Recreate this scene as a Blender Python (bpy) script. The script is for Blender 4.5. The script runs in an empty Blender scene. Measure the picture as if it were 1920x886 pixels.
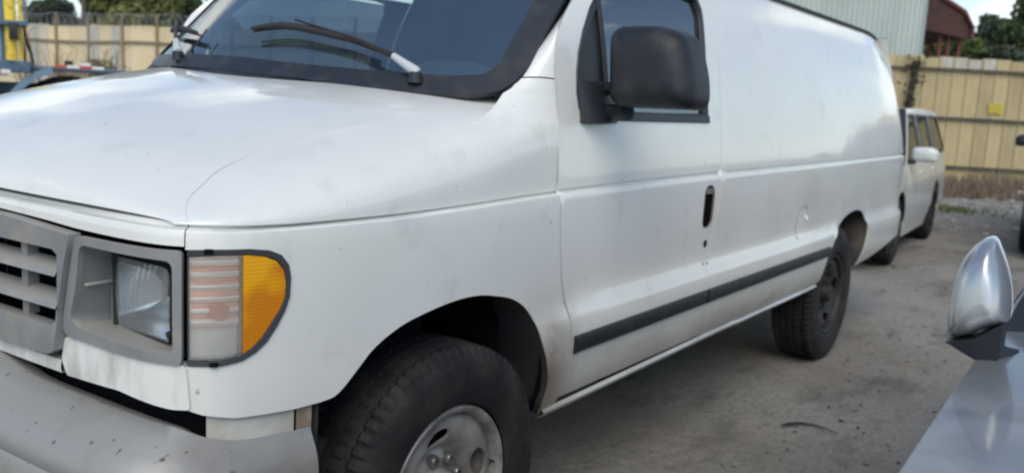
import bpy, bmesh, math, random
from mathutils import Vector, Matrix, noise as mnoise
from mathutils.geometry import delaunay_2d_cdt
import bisect
random.seed(7)
SC = bpy.context.scene
COL = SC.collection
PI = math.pi
# ------------------------------------------------------------------ camera
cam_d = bpy.data.cameras.new('camera'); cam = bpy.data.objects.new('camera', cam_d); COL.objects.link(cam)
CF=Vector((0.8073223293488843, 0.5703079697557019, -0.15158982870833126)); CR=Vector((0.5826446028666905, -0.811092664437366, 0.05151656477494218)); CU=Vector((0.09357309060305895, 0.1299134686205543, 0.9871000797213867))
CLOC=Vector((-1.735852879649619, -2.3562891120961447, 1.4072773785730766))
FPX=1662.4701619057444
cam.matrix_world = Matrix(((CR.x, CU.x, -CF.x, CLOC.x), (CR.y, CU.y, -CF.y, CLOC.y), (CR.z, CU.z, -CF.z, CLOC.z), (0, 0, 0, 1)))
cam_d.sensor_width = 36.0; cam_d.lens = 36.0 * FPX / 1920.0; cam_d.clip_start = 0.05; cam_d.clip_end = 3000
cam_d.dof.use_dof = True; cam_d.dof.focus_distance = 1.9; cam_d.dof.aperture_fstop = 4.0
SC.camera = cam
SC.cycles.filter_width = 2.3
# ------------------------------------------------------------------ world: hazy blue sky with broken cloud
SUN_EL, SUN_AZ = math.radians(48), math.radians(218)      # azimuth counted from +X towards +Y
W = bpy.data.worlds.new("World"); SC.world = W; W.use_nodes = True
wt = W.node_tree; wn = wt.nodes; wl = wt.links; wn.clear()
def N(t, typ, **kw):
    n = t.nodes.new(typ)
    for k, v in kw.items():
        if k in n.inputs: n.inputs[k].default_value = v
        else: setattr(n, k, v)
    return n
sky = N(wt, 'ShaderNodeTexSky', sky_type='NISHITA', sun_disc=False, sun_elevation=SUN_EL, sun_rotation=math.pi/2 - SUN_AZ)
sky.air_density = 1.0; sky.dust_density = 0.3; sky.ozone_density = 1.0
tcw = N(wt, 'ShaderNodeTexCoord'); mpw = N(wt, 'ShaderNodeMapping'); mpw.inputs['Scale'].default_value = (1, 1, 2.2); mpw.inputs['Location'].default_value = (2.3, 5.1, 0.4)
nzw = N(wt, 'ShaderNodeTexNoise', Scale=2.1, Detail=7.0, Roughness=0.55)
crw = N(wt, 'ShaderNodeValToRGB'); crw.color_ramp.elements[0].position = 0.47; crw.color_ramp.elements[1].position = 0.60
crw.color_ramp.elements[0].color = (0, 0, 0, 1); crw.color_ramp.elements[1].color = (1, 1, 1, 1)
mxw = N(wt, 'ShaderNodeMixRGB'); mxw.inputs['Color2'].default_value = (9.3, 9.5, 9.0, 1)
bgw = N(wt, 'ShaderNodeBackground', Strength=0.14); ow = N(wt, 'ShaderNodeOutputWorld')
wl.new(tcw.outputs['Generated'], mpw.inputs['Vector']); wl.new(mpw.outputs[0], nzw.inputs['Vector']); sxw = N(wt, 'ShaderNodeSeparateXYZ'); wl.new(tcw.outputs['Generated'], sxw.inputs[0])
mzw = N(wt, 'ShaderNodeMath', operation='MULTIPLY_ADD'); wl.new(sxw.outputs['Z'], mzw.inputs[0]); mzw.inputs[1].default_value = -.20; wl.new(nzw.outputs['Fac'], mzw.inputs[2])
wl.new(mzw.outputs[0], crw.inputs['Fac'])
hzw = N(wt, 'ShaderNodeMapRange', interpolation_type='SMOOTHSTEP'); hzw.inputs['From Min'].default_value = .17; hzw.inputs['From Max'].default_value = -.02; hzw.inputs['To Max'].default_value = .5; wl.new(sxw.outputs['Z'], hzw.inputs['Value'])
hmw = N(wt, 'ShaderNodeMixRGB'); hmw.inputs['Color2'].default_value = (6.4, 7.4, 7.8, 1); wl.new(hzw.outputs[0], hmw.inputs['Fac']); wl.new(sky.outputs[0], hmw.inputs['Color1'])
wl.new(crw.outputs['Color'], mxw.inputs['Fac']); wl.new(hmw.outputs[0], mxw.inputs['Color1']); wl.new(mxw.outputs[0], bgw.inputs['Color']); wl.new(bgw.outputs[0], ow.inputs[0])
# ------------------------------------------------------------------ sun (behind thin cloud)
sd = bpy.data.lights.new('sun', 'SUN'); sd.energy = 1.9; sd.angle = math.radians(48); sd.color = (1.0, 0.94, 0.79)
so = bpy.data.objects.new('sun', sd); COL.objects.link(so)
sdir = Vector((math.cos(SUN_EL)*math.cos(SUN_AZ), math.cos(SUN_EL)*math.sin(SUN_AZ), math.sin(SUN_EL)))
so.rotation_euler = sdir.to_track_quat('Z', 'Y').to_euler(); so.location = (0, 0, 30)
SC.view_settings.view_transform = 'Standard'; SC.view_settings.look = 'None'; SC.view_settings.gamma = 1.0; SC.view_settings.exposure = 0.20

# ------------------------------------------------------------------ materials
MATS = {}
def mat(name, col=(.5,.5,.5), rough=.6, metal=0., col2=None, nscale=5., ndet=4., nlo=.35, nhi=.65, bump=0., bscale=60., coat=0., spec=.5, trans=0., ior=1.45, stretch=None, spots=None, sscale=30., slo=.66, shi=.74, alpha=None):
    if name in MATS: return MATS[name]
    m = bpy.data.materials.new(name); m.use_nodes = True; t = m.node_tree; t.nodes.clear()
    o = N(t, 'ShaderNodeOutputMaterial'); p = N(t, 'ShaderNodeBsdfPrincipled'); t.links.new(p.outputs[0], o.inputs[0])
    p.inputs['Base Color'].default_value = (*col, 1); p.inputs['Roughness'].default_value = rough; p.inputs['Metallic'].default_value = metal
    p.inputs['Coat Weight'].default_value = coat; p.inputs['Coat Roughness'].default_value = .06
    p.inputs['Specular IOR Level'].default_value = spec; p.inputs['Transmission Weight'].default_value = trans; p.inputs['IOR'].default_value = ior
    tc = N(t, 'ShaderNodeTexCoord'); mp = N(t, 'ShaderNodeMapping'); t.links.new(tc.outputs['Object'], mp.inputs['Vector'])
    if stretch: mp.inputs['Scale'].default_value = stretch
    last = None
    if col2:
        nz = N(t, 'ShaderNodeTexNoise', Scale=nscale, Detail=ndet, Roughness=.6); t.links.new(mp.outputs[0], nz.inputs['Vector'])
        cr = N(t, 'ShaderNodeValToRGB'); cr.color_ramp.elements[0].position = nlo; cr.color_ramp.elements[1].position = nhi
        cr.color_ramp.elements[0].color = (*col, 1); cr.color_ramp.elements[1].color = (*col2, 1)
        t.links.new(nz.outputs['Fac'], cr.inputs['Fac']); last = cr.outputs['Color']
    if spots:
        nz = N(t, 'ShaderNodeTexNoise', Scale=sscale, Detail=3., Roughness=.5); t.links.new(mp.outputs[0], nz.inputs['Vector'])
        mr = N(t, 'ShaderNodeMapRange'); mr.inputs['From Min'].default_value = slo; mr.inputs['From Max'].default_value = shi
        t.links.new(nz.outputs['Fac'], mr.inputs['Value'])
        mx = N(t, 'ShaderNodeMixRGB'); mx.inputs['Color1'].default_value = (*col, 1); mx.inputs['Color2'].default_value = (*spots, 1)
        if last: t.links.new(last, mx.inputs['Color1'])
        t.links.new(mr.outputs[0], mx.inputs['Fac']); last = mx.outputs[0]
    if last: t.links.new(last, p.inputs['Base Color'])
    if bump:
        bz = N(t, 'ShaderNodeTexNoise', Scale=bscale, Detail=4.); t.links.new(mp.outputs[0], bz.inputs['Vector'])
        bp = N(t, 'ShaderNodeBump', Strength=bump, Distance=.01); t.links.new(bz.outputs['Fac'], bp.inputs['Height']); t.links.new(bp.outputs[0], p.inputs['Normal'])
    MATS[name] = m; return m

def van_paint_mat():
    """old white enamel: dull gloss, grey smudges, brown road grime in the arches and on the sill"""
    m = bpy.data.materials.new('van_paint'); m.use_nodes = True; t = m.node_tree; t.nodes.clear()
    o = N(t, 'ShaderNodeOutputMaterial'); p = N(t, 'ShaderNodeBsdfPrincipled'); t.links.new(p.outputs[0], o.inputs[0])
    p.inputs['Coat Weight'].default_value = .9; p.inputs['Coat Roughness'].default_value = .07; p.inputs['Roughness'].default_value = .38
    tc = N(t, 'ShaderNodeTexCoord'); V = tc.outputs['Object']
    def noise(scale, det, lo, hi, stretch=None, loc=(0,0,0)):
        mp = N(t, 'ShaderNodeMapping'); mp.inputs['Location'].default_value = loc
        if stretch: mp.inputs['Scale'].default_value = stretch
        t.links.new(V, mp.inputs['Vector'])
        nz = N(t, 'ShaderNodeTexNoise', Scale=scale, Detail=det, Roughness=.6); t.links.new(mp.outputs[0], nz.inputs['Vector'])
        mr = N(t, 'ShaderNodeMapRange'); mr.inputs['From Min'].default_value = lo; mr.inputs['From Max'].default_value = hi
        t.links.new(nz.outputs['Fac'], mr.inputs['Value']); return mr.outputs[0]
    def mix(a, b, fac, amt=1.0):
        mx = N(t, 'ShaderNodeMixRGB')
        if isinstance(a, tuple): mx.inputs['Color1'].default_value = (*a, 1)
        else: t.links.new(a, mx.inputs['Color1'])
        mx.inputs['Color2'].default_value = (*b, 1)
        mu = N(t, 'ShaderNodeMath', operation='MULTIPLY'); t.links.new(fac, mu.inputs[0]); mu.inputs[1].default_value = amt
        t.links.new(mu.outputs[0], mx.inputs['Fac']); return mx.outputs[0]
    def mul(a, b):
        mu = N(t, 'ShaderNodeMath', operation='MULTIPLY'); t.links.new(a, mu.inputs[0]); t.links.new(b, mu.inputs[1]); return mu.outputs[0]
    c = mix((.81,.805,.765), (.72,.715,.675), noise(1.6, 5, .4, .7), .7)
    c = mix(c, (.45,.45,.43), noise(7, 5, .58, .76, loc=(3,1,2)), .30)         # faint smudges
    c = mix(c, (.16,.14,.12), noise(34, 2, .735, .77, loc=(9,4,1)), .55)        # small chips
    # vertical streaks on the front valance, height under 0.9 m and forward of the axle
    sx = N(t, 'ShaderNodeSeparateXYZ'); t.links.new(V, sx.inputs[0])
    def rng(sock, a, b):
        mr = N(t, 'ShaderNodeMapRange'); mr.inputs['From Min'].default_value = a; mr.inputs['From Max'].default_value = b; t.links.new(sock, mr.inputs['Value']); return mr.outputs[0]
    frontm = mul(rng(sx.outputs['X'], -.70, -.76), rng(sx.outputs['Z'], .89, .86))
    c = mix(c, (.30,.27,.22), mul(noise(9, 5, .45, .68, stretch=(1,1,.35)), frontm), .75)
    # grime thrown up behind the front wheel and along the sill
    def near(sock, centre, w):
        s = N(t, 'ShaderNodeMath', operation='SUBTRACT'); t.links.new(sock, s.inputs[0]); s.inputs[1].default_value = centre
        a = N(t, 'ShaderNodeMath', operation='ABSOLUTE'); t.links.new(s.outputs[0], a.inputs[0]); return rng(a.outputs[0], w, 0)
    g = mul(mul(near(sx.outputs['X'], .43, .17), rng(sx.outputs['Z'], .90, .60)), noise(6, 5, .15, .45))
    c = mix(c, (.20,.14,.10), g, 1.0)
    g2 = mul(rng(sx.outputs['Z'], .70, .44), noise(5, 5, .25, .7, stretch=(.5,1,1)))
    c = mix(c, (.30,.25,.19), g2, 1.0)
    g3 = mul(mul(near(sx.outputs['X'], 3.93, .12), rng(sx.outputs['Z'], .8, .5)), noise(8, 4, .3, .6))
    c = mix(c, (.22,.15,.10), g3, .9)
    t.links.new(c, p.inputs['Base Color'])
    rr = noise(2.5, 5, .3, .75, loc=(1,7,3)); mr = N(t, 'ShaderNodeMapRange'); mr.inputs['To Min'].default_value = .28; mr.inputs['To Max'].default_value = .5
    t.links.new(rr, mr.inputs['Value']); t.links.new(mr.outputs[0], p.inputs['Roughness'])
    bz = N(t, 'ShaderNodeTexNoise', Scale=2.2, Detail=2.); t.links.new(V, bz.inputs['Vector'])
    bp = N(t, 'ShaderNodeBump', Strength=.12, Distance=.02); t.links.new(bz.outputs['Fac'], bp.inputs['Height']); t.links.new(bp.outputs[0], p.inputs['Normal']); t.links.new(bp.outputs[0], p.inputs['Coat Normal'])
    MATS['van_paint'] = m; return m
PAINT = van_paint_mat()

def glass_mat(name, tint, refl=.9, rough=.02, ior=1.6, dust=.0, filmcol=(.5,.55,.55)):
    m = bpy.data.materials.new(name); m.use_nodes = True; t = m.node_tree; t.nodes.clear()
    o = N(t, 'ShaderNodeOutputMaterial'); tr = N(t, 'ShaderNodeBsdfTransparent'); tr.inputs[0].default_value = (*tint, 1)
    gl = N(t, 'ShaderNodeBsdfGlossy', Roughness=rough); gl.inputs[0].default_value = (refl, refl, refl, 1)
    fr = N(t, 'ShaderNodeFresnel', IOR=ior); mx = N(t, 'ShaderNodeMixShader')
    t.links.new(fr.outputs[0], mx.inputs[0]); t.links.new(tr.outputs[0], mx.inputs[1]); t.links.new(gl.outputs[0], mx.inputs[2]); out = mx.outputs[0]
    if dust:
        df = N(t, 'ShaderNodeBsdfDiffuse'); df.inputs[0].default_value = (*filmcol, 1)
        tc = N(t, 'ShaderNodeTexCoord'); nz = N(t, 'ShaderNodeTexNoise', Scale=3.5, Detail=5.); t.links.new(tc.outputs['Object'], nz.inputs['Vector'])
        mr = N(t, 'ShaderNodeMapRange'); mr.inputs['From Min'].default_value = .3; mr.inputs['From Max'].default_value = .75; mr.inputs['To Min'].default_value = dust*.4; mr.inputs['To Max'].default_value = dust
        t.links.new(nz.outputs['Fac'], mr.inputs['Value']); m2 = N(t, 'ShaderNodeMixShader')
        t.links.new(mr.outputs[0], m2.inputs[0]); t.links.new(out, m2.inputs[1]); t.links.new(df.outputs[0], m2.inputs[2]); out = m2.outputs[0]
    t.links.new(out, o.inputs[0]); MATS[name] = m; return m
GLASS = glass_mat('windshield_glass', (.50,.62,.66), ior=3.4, dust=.07, filmcol=(.20,.34,.46))  # blue layer paints sky reflection into the dusty glass
SGLASS = glass_mat('side_glass', (.16,.20,.24), ior=3.2, dust=.02)
LENS = glass_mat('clear_lens', (.93,.94,.94), ior=1.75, rough=.10, dust=.22, filmcol=(.78,.83,.86))  # pale layer paints brightness into the lens colour
BLACKTRIM = mat('black_trim', (.022,.025,.032), .45, bump=.1, bscale=200)
RUBBER = mat('rubber', (.03,.03,.032), .75, bump=.1, bscale=150)
TYRE = mat('tyre_rubber', (.016,.016,.018), .7, col2=(.050,.044,.038), nscale=7, ndet=6, nlo=.42, nhi=.72, bump=.15, bscale=90, spec=.25)
GREY = mat('grey_plastic', (.225,.225,.23), .45, col2=(.28,.275,.27), nscale=8, bump=.05, bscale=150, spots=(.34,.30,.25), sscale=9, slo=.58, shi=.8)
DARK = mat('dark_void', (.008,.008,.010), 1., spec=.03)
CHROME = mat('lamp_chrome', (.85,.87,.9), .12, 1.0)
BUMPER = mat('worn_bumper', (.33,.325,.31), .52, .3, col2=(.25,.21,.175), nscale=4, ndet=8, nlo=.48, nhi=.74, bump=.12, bscale=40, spots=(.10,.09,.08), sscale=45, slo=.66, shi=.74)
STEEL = mat('wheel_steel', (.44,.43,.42), .42, .35, col2=(.20,.18,.165), nscale=10, ndet=6)
DARKSTEEL = mat('dark_steel', (.022,.022,.025), .6, .2, col2=(.045,.04,.036), nscale=12)

def dusty(m, col, amt):
    """pale dusty road dirt lying on the upward faces of a part"""
    t = m.node_tree; p = [n for n in t.nodes if n.type == 'BSDF_PRINCIPLED'][0]
    g = N(t, 'ShaderNodeNewGeometry'); sx = N(t, 'ShaderNodeSeparateXYZ'); t.links.new(g.outputs['Normal'], sx.inputs[0])
    mr = N(t, 'ShaderNodeMapRange'); mr.inputs['From Min'].default_value = .45; mr.inputs['From Max'].default_value = .95; mr.inputs['To Max'].default_value = amt; t.links.new(sx.outputs['Z'], mr.inputs['Value'])
    mx = N(t, 'ShaderNodeMixRGB'); mx.inputs['Color2'].default_value = (*col, 1); t.links.new(mr.outputs[0], mx.inputs['Fac'])
    b = p.inputs['Base Color']
    if b.is_linked: t.links.new(b.links[0].from_socket, mx.inputs['Color1'])
    t.links.new(mx.outputs[0], b)
dusty(GREY, (.38,.355,.32), .6)

# ------------------------------------------------------------------ object helpers
def tag(o, label=None, cat=None, group=None, kind=None):
    if label: o['label'] = label
    if cat: o['category'] = cat
    if group: o['group'] = group
    if kind: o['kind'] = kind
    return o
def empty(name, loc=(0,0,0), rz=0., **kw):
    o = bpy.data.objects.new(name, None); COL.objects.link(o); o.location = loc; o.rotation_euler = (0,0,rz); o.empty_display_size = .2
    tag(o, **kw); return o
def mesh_obj(name, verts, faces, m, parent=None, smooth=True, sharp=None):
    me = bpy.data.meshes.new(name); me.from_pydata([tuple(v) for v in verts], [], faces); me.update()
    if smooth:
        me.polygons.foreach_set('use_smooth', [True]*len(me.polygons))
        if sharp is not None: me.set_sharp_from_angle(angle=math.radians(sharp))
    if m: me.materials.append(m)
    o = bpy.data.objects.new(name, me); COL.objects.link(o)
    if parent is not None: o.parent = parent
    return o
class MB:
    """collects shapes, links them as one mesh object"""
    def __init__(s): s.v = []; s.f = []
    def add(s, v, f):
        b = len(s.v); s.v += [tuple(p) for p in v]; s.f += [tuple(i+b for i in q) for q in f]; return s
    def box(s, c, d, rot=None, bev=0.):
        hx, hy, hz = d[0]/2, d[1]/2, d[2]/2
        if bev <= 0:
            P = [Vector((x*hx, y*hy, z*hz)) for x in (-1,1) for y in (-1,1) for z in (-1,1)]
            F = [(0,1,3,2),(4,6,7,5),(0,4,5,1),(2,3,7,6),(0,2,6,4),(1,5,7,3)]
        else:
            bm = bmesh.new(); bmesh.ops.create_cube(bm, size=1.0)
            for v in bm.verts: v.co = Vector((v.co.x*d[0], v.co.y*d[1], v.co.z*d[2]))
            bmesh.ops.bevel(bm, geom=list(bm.edges), offset=bev, segments=3, profile=.5, affect='EDGES')
            bm.verts.index_update(); P = [v.co.copy() for v in bm.verts]; F = [tuple(v.index for v in f.verts) for f in bm.faces]; bm.free()
        if rot is not None: P = [rot @ p for p in P]
        c = Vector(c); return s.add([p + c for p in P], F)
    def tube(s, pts, r, n=10, cap=True):
        pts = [Vector(p) for p in pts]; rs = r if isinstance(r, (list, tuple)) else [r]*len(pts)
        V = []; F = []; up = None
        for i, p in enumerate(pts):
            t = (pts[min(i+1, len(pts)-1)] - pts[max(i-1, 0)]).normalized()
            a = Vector((0,0,1)) if abs(t.z) < .9 else Vector((1,0,0))
            u = t.cross(a).normalized(); w = t.cross(u).normalized()
            for k in range(n):
                an = 2*PI*k/n; V.append(p + (u*math.cos(an) + w*math.sin(an))*rs[i])
        for i in range(len(pts)-1):
            for k in range(n):
                k2 = (k+1) % n; F.append((i*n+k, i*n+k2, (i+1)*n+k2, (i+1)*n+k))
        if cap: F.append(tuple(reversed(range(n)))); F.append(tuple(range((len(pts)-1)*n, len(pts)*n)))
        return s.add(V, F)
    def lathe(s, prof, n=32, axis='Y', c=(0,0,0)):
        """prof: (radius, height along axis)"""
        V = []; F = []; m = len(prof)
        for k in range(n):
            a = 2*PI*k/n; ca, sa = math.cos(a), math.sin(a)
            for r, h in prof:
                V.append((c[0]+r*ca, c[1]+h, c[2]+r*sa) if axis == 'Y' else (c[0]+r*ca, c[1]+r*sa, c[2]+h) if axis == 'Z' else (c[0]+h, c[1]+r*ca, c[2]+r*sa))
        for k in range(n):
            k2 = (k+1) % n
            for i in range(m-1): F.append((k*m+i, k*m+i+1, k2*m+i+1, k2*m+i))
        return s.add(V, F)
    def grid(s, fn, us, vs, flip=False):
        V = [fn(u, v) for u in us for v in vs]; n = len(vs); F = []
        for i in range(len(us)-1):
            for j in range(n-1):
                q = (i*n+j, (i+1)*n+j, (i+1)*n+j+1, i*n+j+1); F.append(q[::-1] if flip else q)
        return s.add(V, F)
    def mirror(s):
        """adds the Y-mirrored copy"""
        return s.add([(x, -y, z) for x, y, z in s.v], [tuple(reversed(f)) for f in s.f])
    def build(s, name, m, parent=None, smooth=True, sharp=35): return mesh_obj(name, s.v, s.f, m, parent, smooth, sharp if smooth else None)
def ls(a, b, n): return [a + (b-a)*i/(n-1) for i in range(n)]
def inpoly(x, y, P):
    c = False; j = len(P)-1
    for i in range(len(P)):
        if (P[i][1] > y) != (P[j][1] > y) and x < (P[j][0]-P[i][0])*(y-P[i][1])/(P[j][1]-P[i][1]) + P[i][0]: c = not c
        j = i
    return c
def dense(P, step, closed=True):
    out = []; n = len(P)
    for i in range(n if closed else n-1):
        a, b = P[i], P[(i+1) % n]; k = max(1, int(math.ceil(math.dist(a, b)/step)))
        for j in range(k): out.append((a[0]+(b[0]-a[0])*j/k, a[1]+(b[1]-a[1])*j/k))
    if not closed: out.append(tuple(P[-1]))
    return out
def rrect(x0, x1, y0, y1, r, k=5):
    out = []
    for cx, cy, a in ((x1-r, y1-r, 0), (x0+r, y1-r, 90), (x0+r, y0+r, 180), (x1-r, y0+r, 270)):
        for i in range(k+1):
            t = math.radians(a + 90*i/k); out.append((cx+r*math.cos(t), cy+r*math.sin(t)))
    return out
def round_poly(P, r=.02, k=4):
    """round the corners of a closed polygon"""
    out = []; n = len(P)
    for i in range(n):
        a, b, c = Vector(P[i-1]), Vector(P[i]), Vector(P[(i+1) % n])
        rr = min(r, (a-b).length*.45, (c-b).length*.45)
        p = b + (a-b).normalized()*rr; q = b + (c-b).normalized()*rr
        for j in range(k+1):
            t = j/k; out.append(tuple(p*(1-t)**2 + b*2*t*(1-t) + q*t*t))
    return out
def panel_geo(mb, outer, holes, fn, step=.05, flange=.012, gstep=None, zlines=()):
    """a sheet cut to the outline in (u,v), mapped by fn(u,v,off), with a turned-in edge"""
    gstep = gstep or step
    O = dense(outer, step); H = [dense(h, step) for h in holes]
    pts = list(O); edges = [(i, (i+1) % len(O)) for i in range(len(O))]
    for h in H:
        b = len(pts); pts += h; edges += [(b+i, b+(i+1) % len(h)) for i in range(len(h))]
    x0, x1 = min(p[0] for p in O), max(p[0] for p in O); y0, y1 = min(p[1] for p in O), max(p[1] for p in O)
    ys = []
    y = y0 + gstep*.5
    while y < y1: ys.append(y); y += gstep
    ys = [y for y in ys if all(abs(y-z) > gstep*.35 for z in zlines)] + [z for z in zlines if y0 < z < y1]
    bd = pts[:]
    cell = {}
    for p in bd: cell.setdefault((int(p[0]//step), int(p[1]//step)), []).append(p)
    def far(x, y):
        ci, cj = int(x//step), int(y//step)
        for i in (-1,0,1):
            for j in (-1,0,1):
                for p in cell.get((ci+i, cj+j), ()):
                    if (p[0]-x)**2 + (p[1]-y)**2 < (gstep*.3)**2: return False
        return True
    nx = int((x1-x0)/gstep)+1
    for y in ys:
        for i in range(nx):
            x = x0 + gstep*(i+.5)
            if inpoly(x, y, O) and not any(inpoly(x, y, h) for h in H) and far(x, y): pts.append((x, y))
    V2, E2, F2, *_ = delaunay_2d_cdt([Vector(p) for p in pts], edges, [], 0, 1e-6)
    F = []
    for f in F2:
        cx = sum(V2[i][0] for i in f)/len(f); cy = sum(V2[i][1] for i in f)/len(f)
        if inpoly(cx, cy, O) and not any(inpoly(cx, cy, h) for h in H): F.append(tuple(f))
    P = [fn(v[0], v[1], 0.) for v in V2]
    a, b, c = [Vector(P[i]) for i in F[0][:3]]
    u0, v0 = V2[F[0][0]]; outp = Vector(fn(u0, v0, .01)) - Vector(fn(u0, v0, 0.))
    if (b-a).cross(c-a).dot(outp) < 0: F = [tuple(reversed(f)) for f in F]
    mb.add(P, F)
    if flange:
        for L in [O] + H:
            n = len(L); v = [fn(p[0], p[1], 0.) for p in L] + [fn(p[0], p[1], -flange) for p in L]
            mb.add(v, [(i, (i+1) % n, n+(i+1) % n, n+i) for i in range(n)])
    return mb
def panel(name, m, parent, outer, holes, fn, step=.05, flange=.012, gstep=None, zlines=(), both=False):
    mb = panel_geo(MB(), outer, holes, fn, step, flange, gstep, zlines)
    if both: mb.mirror()
    return mb.build(name, m, parent, sharp=50)
def mirrored(o, name, parent):
    me = o.data; v = [(p.co.x, -p.co.y, p.co.z) for p in me.vertices]; f = [tuple(reversed(p.vertices[:])) for p in me.polygons]
    return mesh_obj(name, v, f, me.materials[0], parent, True, 50)

# ------------------------------------------------------------------ shape functions of the van body
def lerp(a,b,t): return a+(b-a)*t
def clamp(t,a=0.0,b=1.0): return a if t<a else b if t>b else t
def sstep(t): t=clamp(t); return t*t*(3-2*t)
def pchip(xs,ys,x):
    n=len(xs)
    if x<=xs[0]: return ys[0]
    if x>=xs[-1]: return ys[-1]
    i=0
    while x>xs[i+1]: i+=1
    def sl(k): return (ys[k+1]-ys[k])/(xs[k+1]-xs[k])
    def m(k):
        if k==0: return sl(0)
        if k==n-1: return sl(n-2)
        a,b=sl(k-1),sl(k)
        if a*b<=0: return 0.0
        return 2*a*b/(a+b)
    h=xs[i+1]-xs[i]; t=(x-xs[i])/h
    return ((1+2*t)*(1-t)**2*ys[i]+t*(1-t)**2*h*m(i)+t*t*(3-2*t)*ys[i+1]+t*t*(t-1)*h*m(i+1))
# plan outline of the left side (X, |Y|), front centre -> rear centre
PLAN=[(-.825,0.0),(-.820,.30),(-.805,.60),(-.790,.76),(-.770,.84),(-.735,.895),(-.68,.935),(-.58,.962),(-.45,.978),(-.25,.990),(0,.997),(.4,1.0),(1.5,1.0),(3.0,1.0),(4.0,1.0),(4.7,.995),(4.95,.985),(5.06,.96),(5.12,.91),(5.15,.80),(5.16,.5),(5.16,0)]
def catmull(P,k=8):
    out=[]
    n=len(P)
    for i in range(n-1):
        p0=P[max(i-1,0)];p1=P[i];p2=P[i+1];p3=P[min(i+2,n-1)]
        # centripetal
        def d(a,b): return max(math.dist(a,b)**.5,1e-6)
        t1=d(p0,p1) if i>0 else d(p1,p2); t2=d(p1,p2); t3=d(p2,p3) if i<n-2 else t2
        q0=p0 if i>0 else tuple(2*p1[j]-p2[j] for j in range(len(p1)))
        q3=p3 if i<n-2 else tuple(2*p2[j]-p1[j] for j in range(len(p1)))
        for s in range(k):
            t=s/k
            r=[]
            for j in range(len(p1)):
                m1=((p1[j]-q0[j])/t1-(p2[j]-q0[j])/(t1+t2)+(p2[j]-p1[j])/t2)*t2
                m2=((p2[j]-p1[j])/t2-(q3[j]-p1[j])/(t2+t3)+(q3[j]-p2[j])/t3)*t2
                r.append((2*t**3-3*t*t+1)*p1[j]+(t**3-2*t*t+t)*m1+(-2*t**3+3*t*t)*p2[j]+(t**3-t*t)*m2)
            out.append(tuple(r))
    out.append(tuple(P[-1]))
    return out
_PC=catmull(PLAN,10)
_S=[0.0]
for _i in range(1,len(_PC)): _S.append(_S[-1]+math.dist(_PC[_i-1],_PC[_i]))
_k0=min(range(len(_PC)),key=lambda i:abs(_PC[i][0])+(10 if _PC[i][1]<.9 else 0))
_s0=_S[_k0]-_PC[_k0][0]
_S=[s-_s0 for s in _S]
SMIN,SMAX=_S[0],_S[-1]
import bisect
def plan(s):
    s=clamp(s,SMIN,SMAX)
    i=clamp(bisect.bisect_right(_S,s)-1,0,len(_S)-2)
    def at(i,s):
        t=(s-_S[i])/(_S[i+1]-_S[i]); a,b=_PC[i],_PC[i+1]
        return (lerp(a[0],b[0],t),lerp(a[1],b[1],t))
    x,y=at(i,s)
    e=.02
    def pt(s):
        s=clamp(s,SMIN,SMAX); i=clamp(bisect.bisect_right(_S,s)-1,0,len(_S)-2); return at(i,s)
    a,b=pt(s-e),pt(s+e)
    tx,ty=b[0]-a[0],b[1]-a[1]; L=math.hypot(tx,ty)
    return x,y,-ty/L,tx/L      # outward normal in (X,|Y|)
ZC=1.158
def zcr(s): return pchip([-1.6,-.9,-.6,-.3,.46,1.64,4.9],[1.145,1.140,1.133,1.133,1.152,1.164,1.172],s)
_DZ=[.44,.47,.50,.56,.62,.70,.752,.772,.795,.85,1.0,1.10,1.142,1.1495,1.1535,1.160,1.1635,1.185,1.40,1.70,1.88,1.96,2.0]
_DY=[.075,.055,.036,.014,.004,.000,.001,.007,.021,.025,.020,.019,.020,.024,.043,.043,.035,.036,.062,.115,.175,.225,.27]
_DF=[.075,.055,.038,.024,.018,.016,.015,.015,.015,.016,.016,.017,.019,.023,.043,.043,.035,.037,.062,.115,.175,.225,.27]
def side(s,z,off=0.0):
    """left side body surface, outline length s and height z -> (X,Y,Z)"""
    x,y,nx,ny=plan(s)
    k=(zcr(s)-ZC)*(1-clamp((abs(z-ZC)-.03)/.25)); zz=z-k
    a=pchip(_DZ,_DY,zz); b=pchip(_DZ,_DF,zz)
    w=sstep((s-.25)/.25)
    d=b*(1-w)+a*w-off
    if s>4.2: d+=.10*sstep((s-4.2)/1.0)*clamp((z-1.2)/.8)**1.5
    return (x-nx*d, -(y-ny*d), z)
def sidev(s,v,off=0.0):
    """side() with the height counted along the crease"""
    return side(s, v+(zcr(s)-ZC)*(1-clamp((abs(v-ZC)-.03)/.25)), off)
def hood(X,t,off=0.0):
    """hood and upper fender: X station along the van, t 0 (side crease) .. 1 (centre line)"""
    Xf=-.80
    u=X-Xf
    W=pchip([0,.02,.06,.12,.25,.5,.8,1.25],[.845,.878,.908,.928,.946,.955,.960,.963],u)
    top=pchip([0,.3,.6,.9,1.25],[1.250,1.325,1.390,1.440,1.475],u)
    A=clamp(u/.26); A=(1-(1-A)**2.3)**(1/2.3)
    H=(top-ZC)*A
    n=pchip([0,.3,.7,1.0,1.25],[2.3,2.5,3.3,4.8,8.0],u)
    mir=1
    if t>1: t=2-t; mir=-1
    th=t*math.pi/2
    y=W*max(math.cos(th),0)**(2/n); h=math.sin(th)**(2/n)
    zc=zcr(X)
    z=zc+(H+ZC-zc)*h-.060*A*(y/W)**2*h
    x=X+(.002+.068*(abs(y)/.85)**3.0)*(1-sstep(u/.6))
    Y=-y*mir
    return (x,Y,z+off+lean(Y)*sstep((x+.78)/.42))
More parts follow.
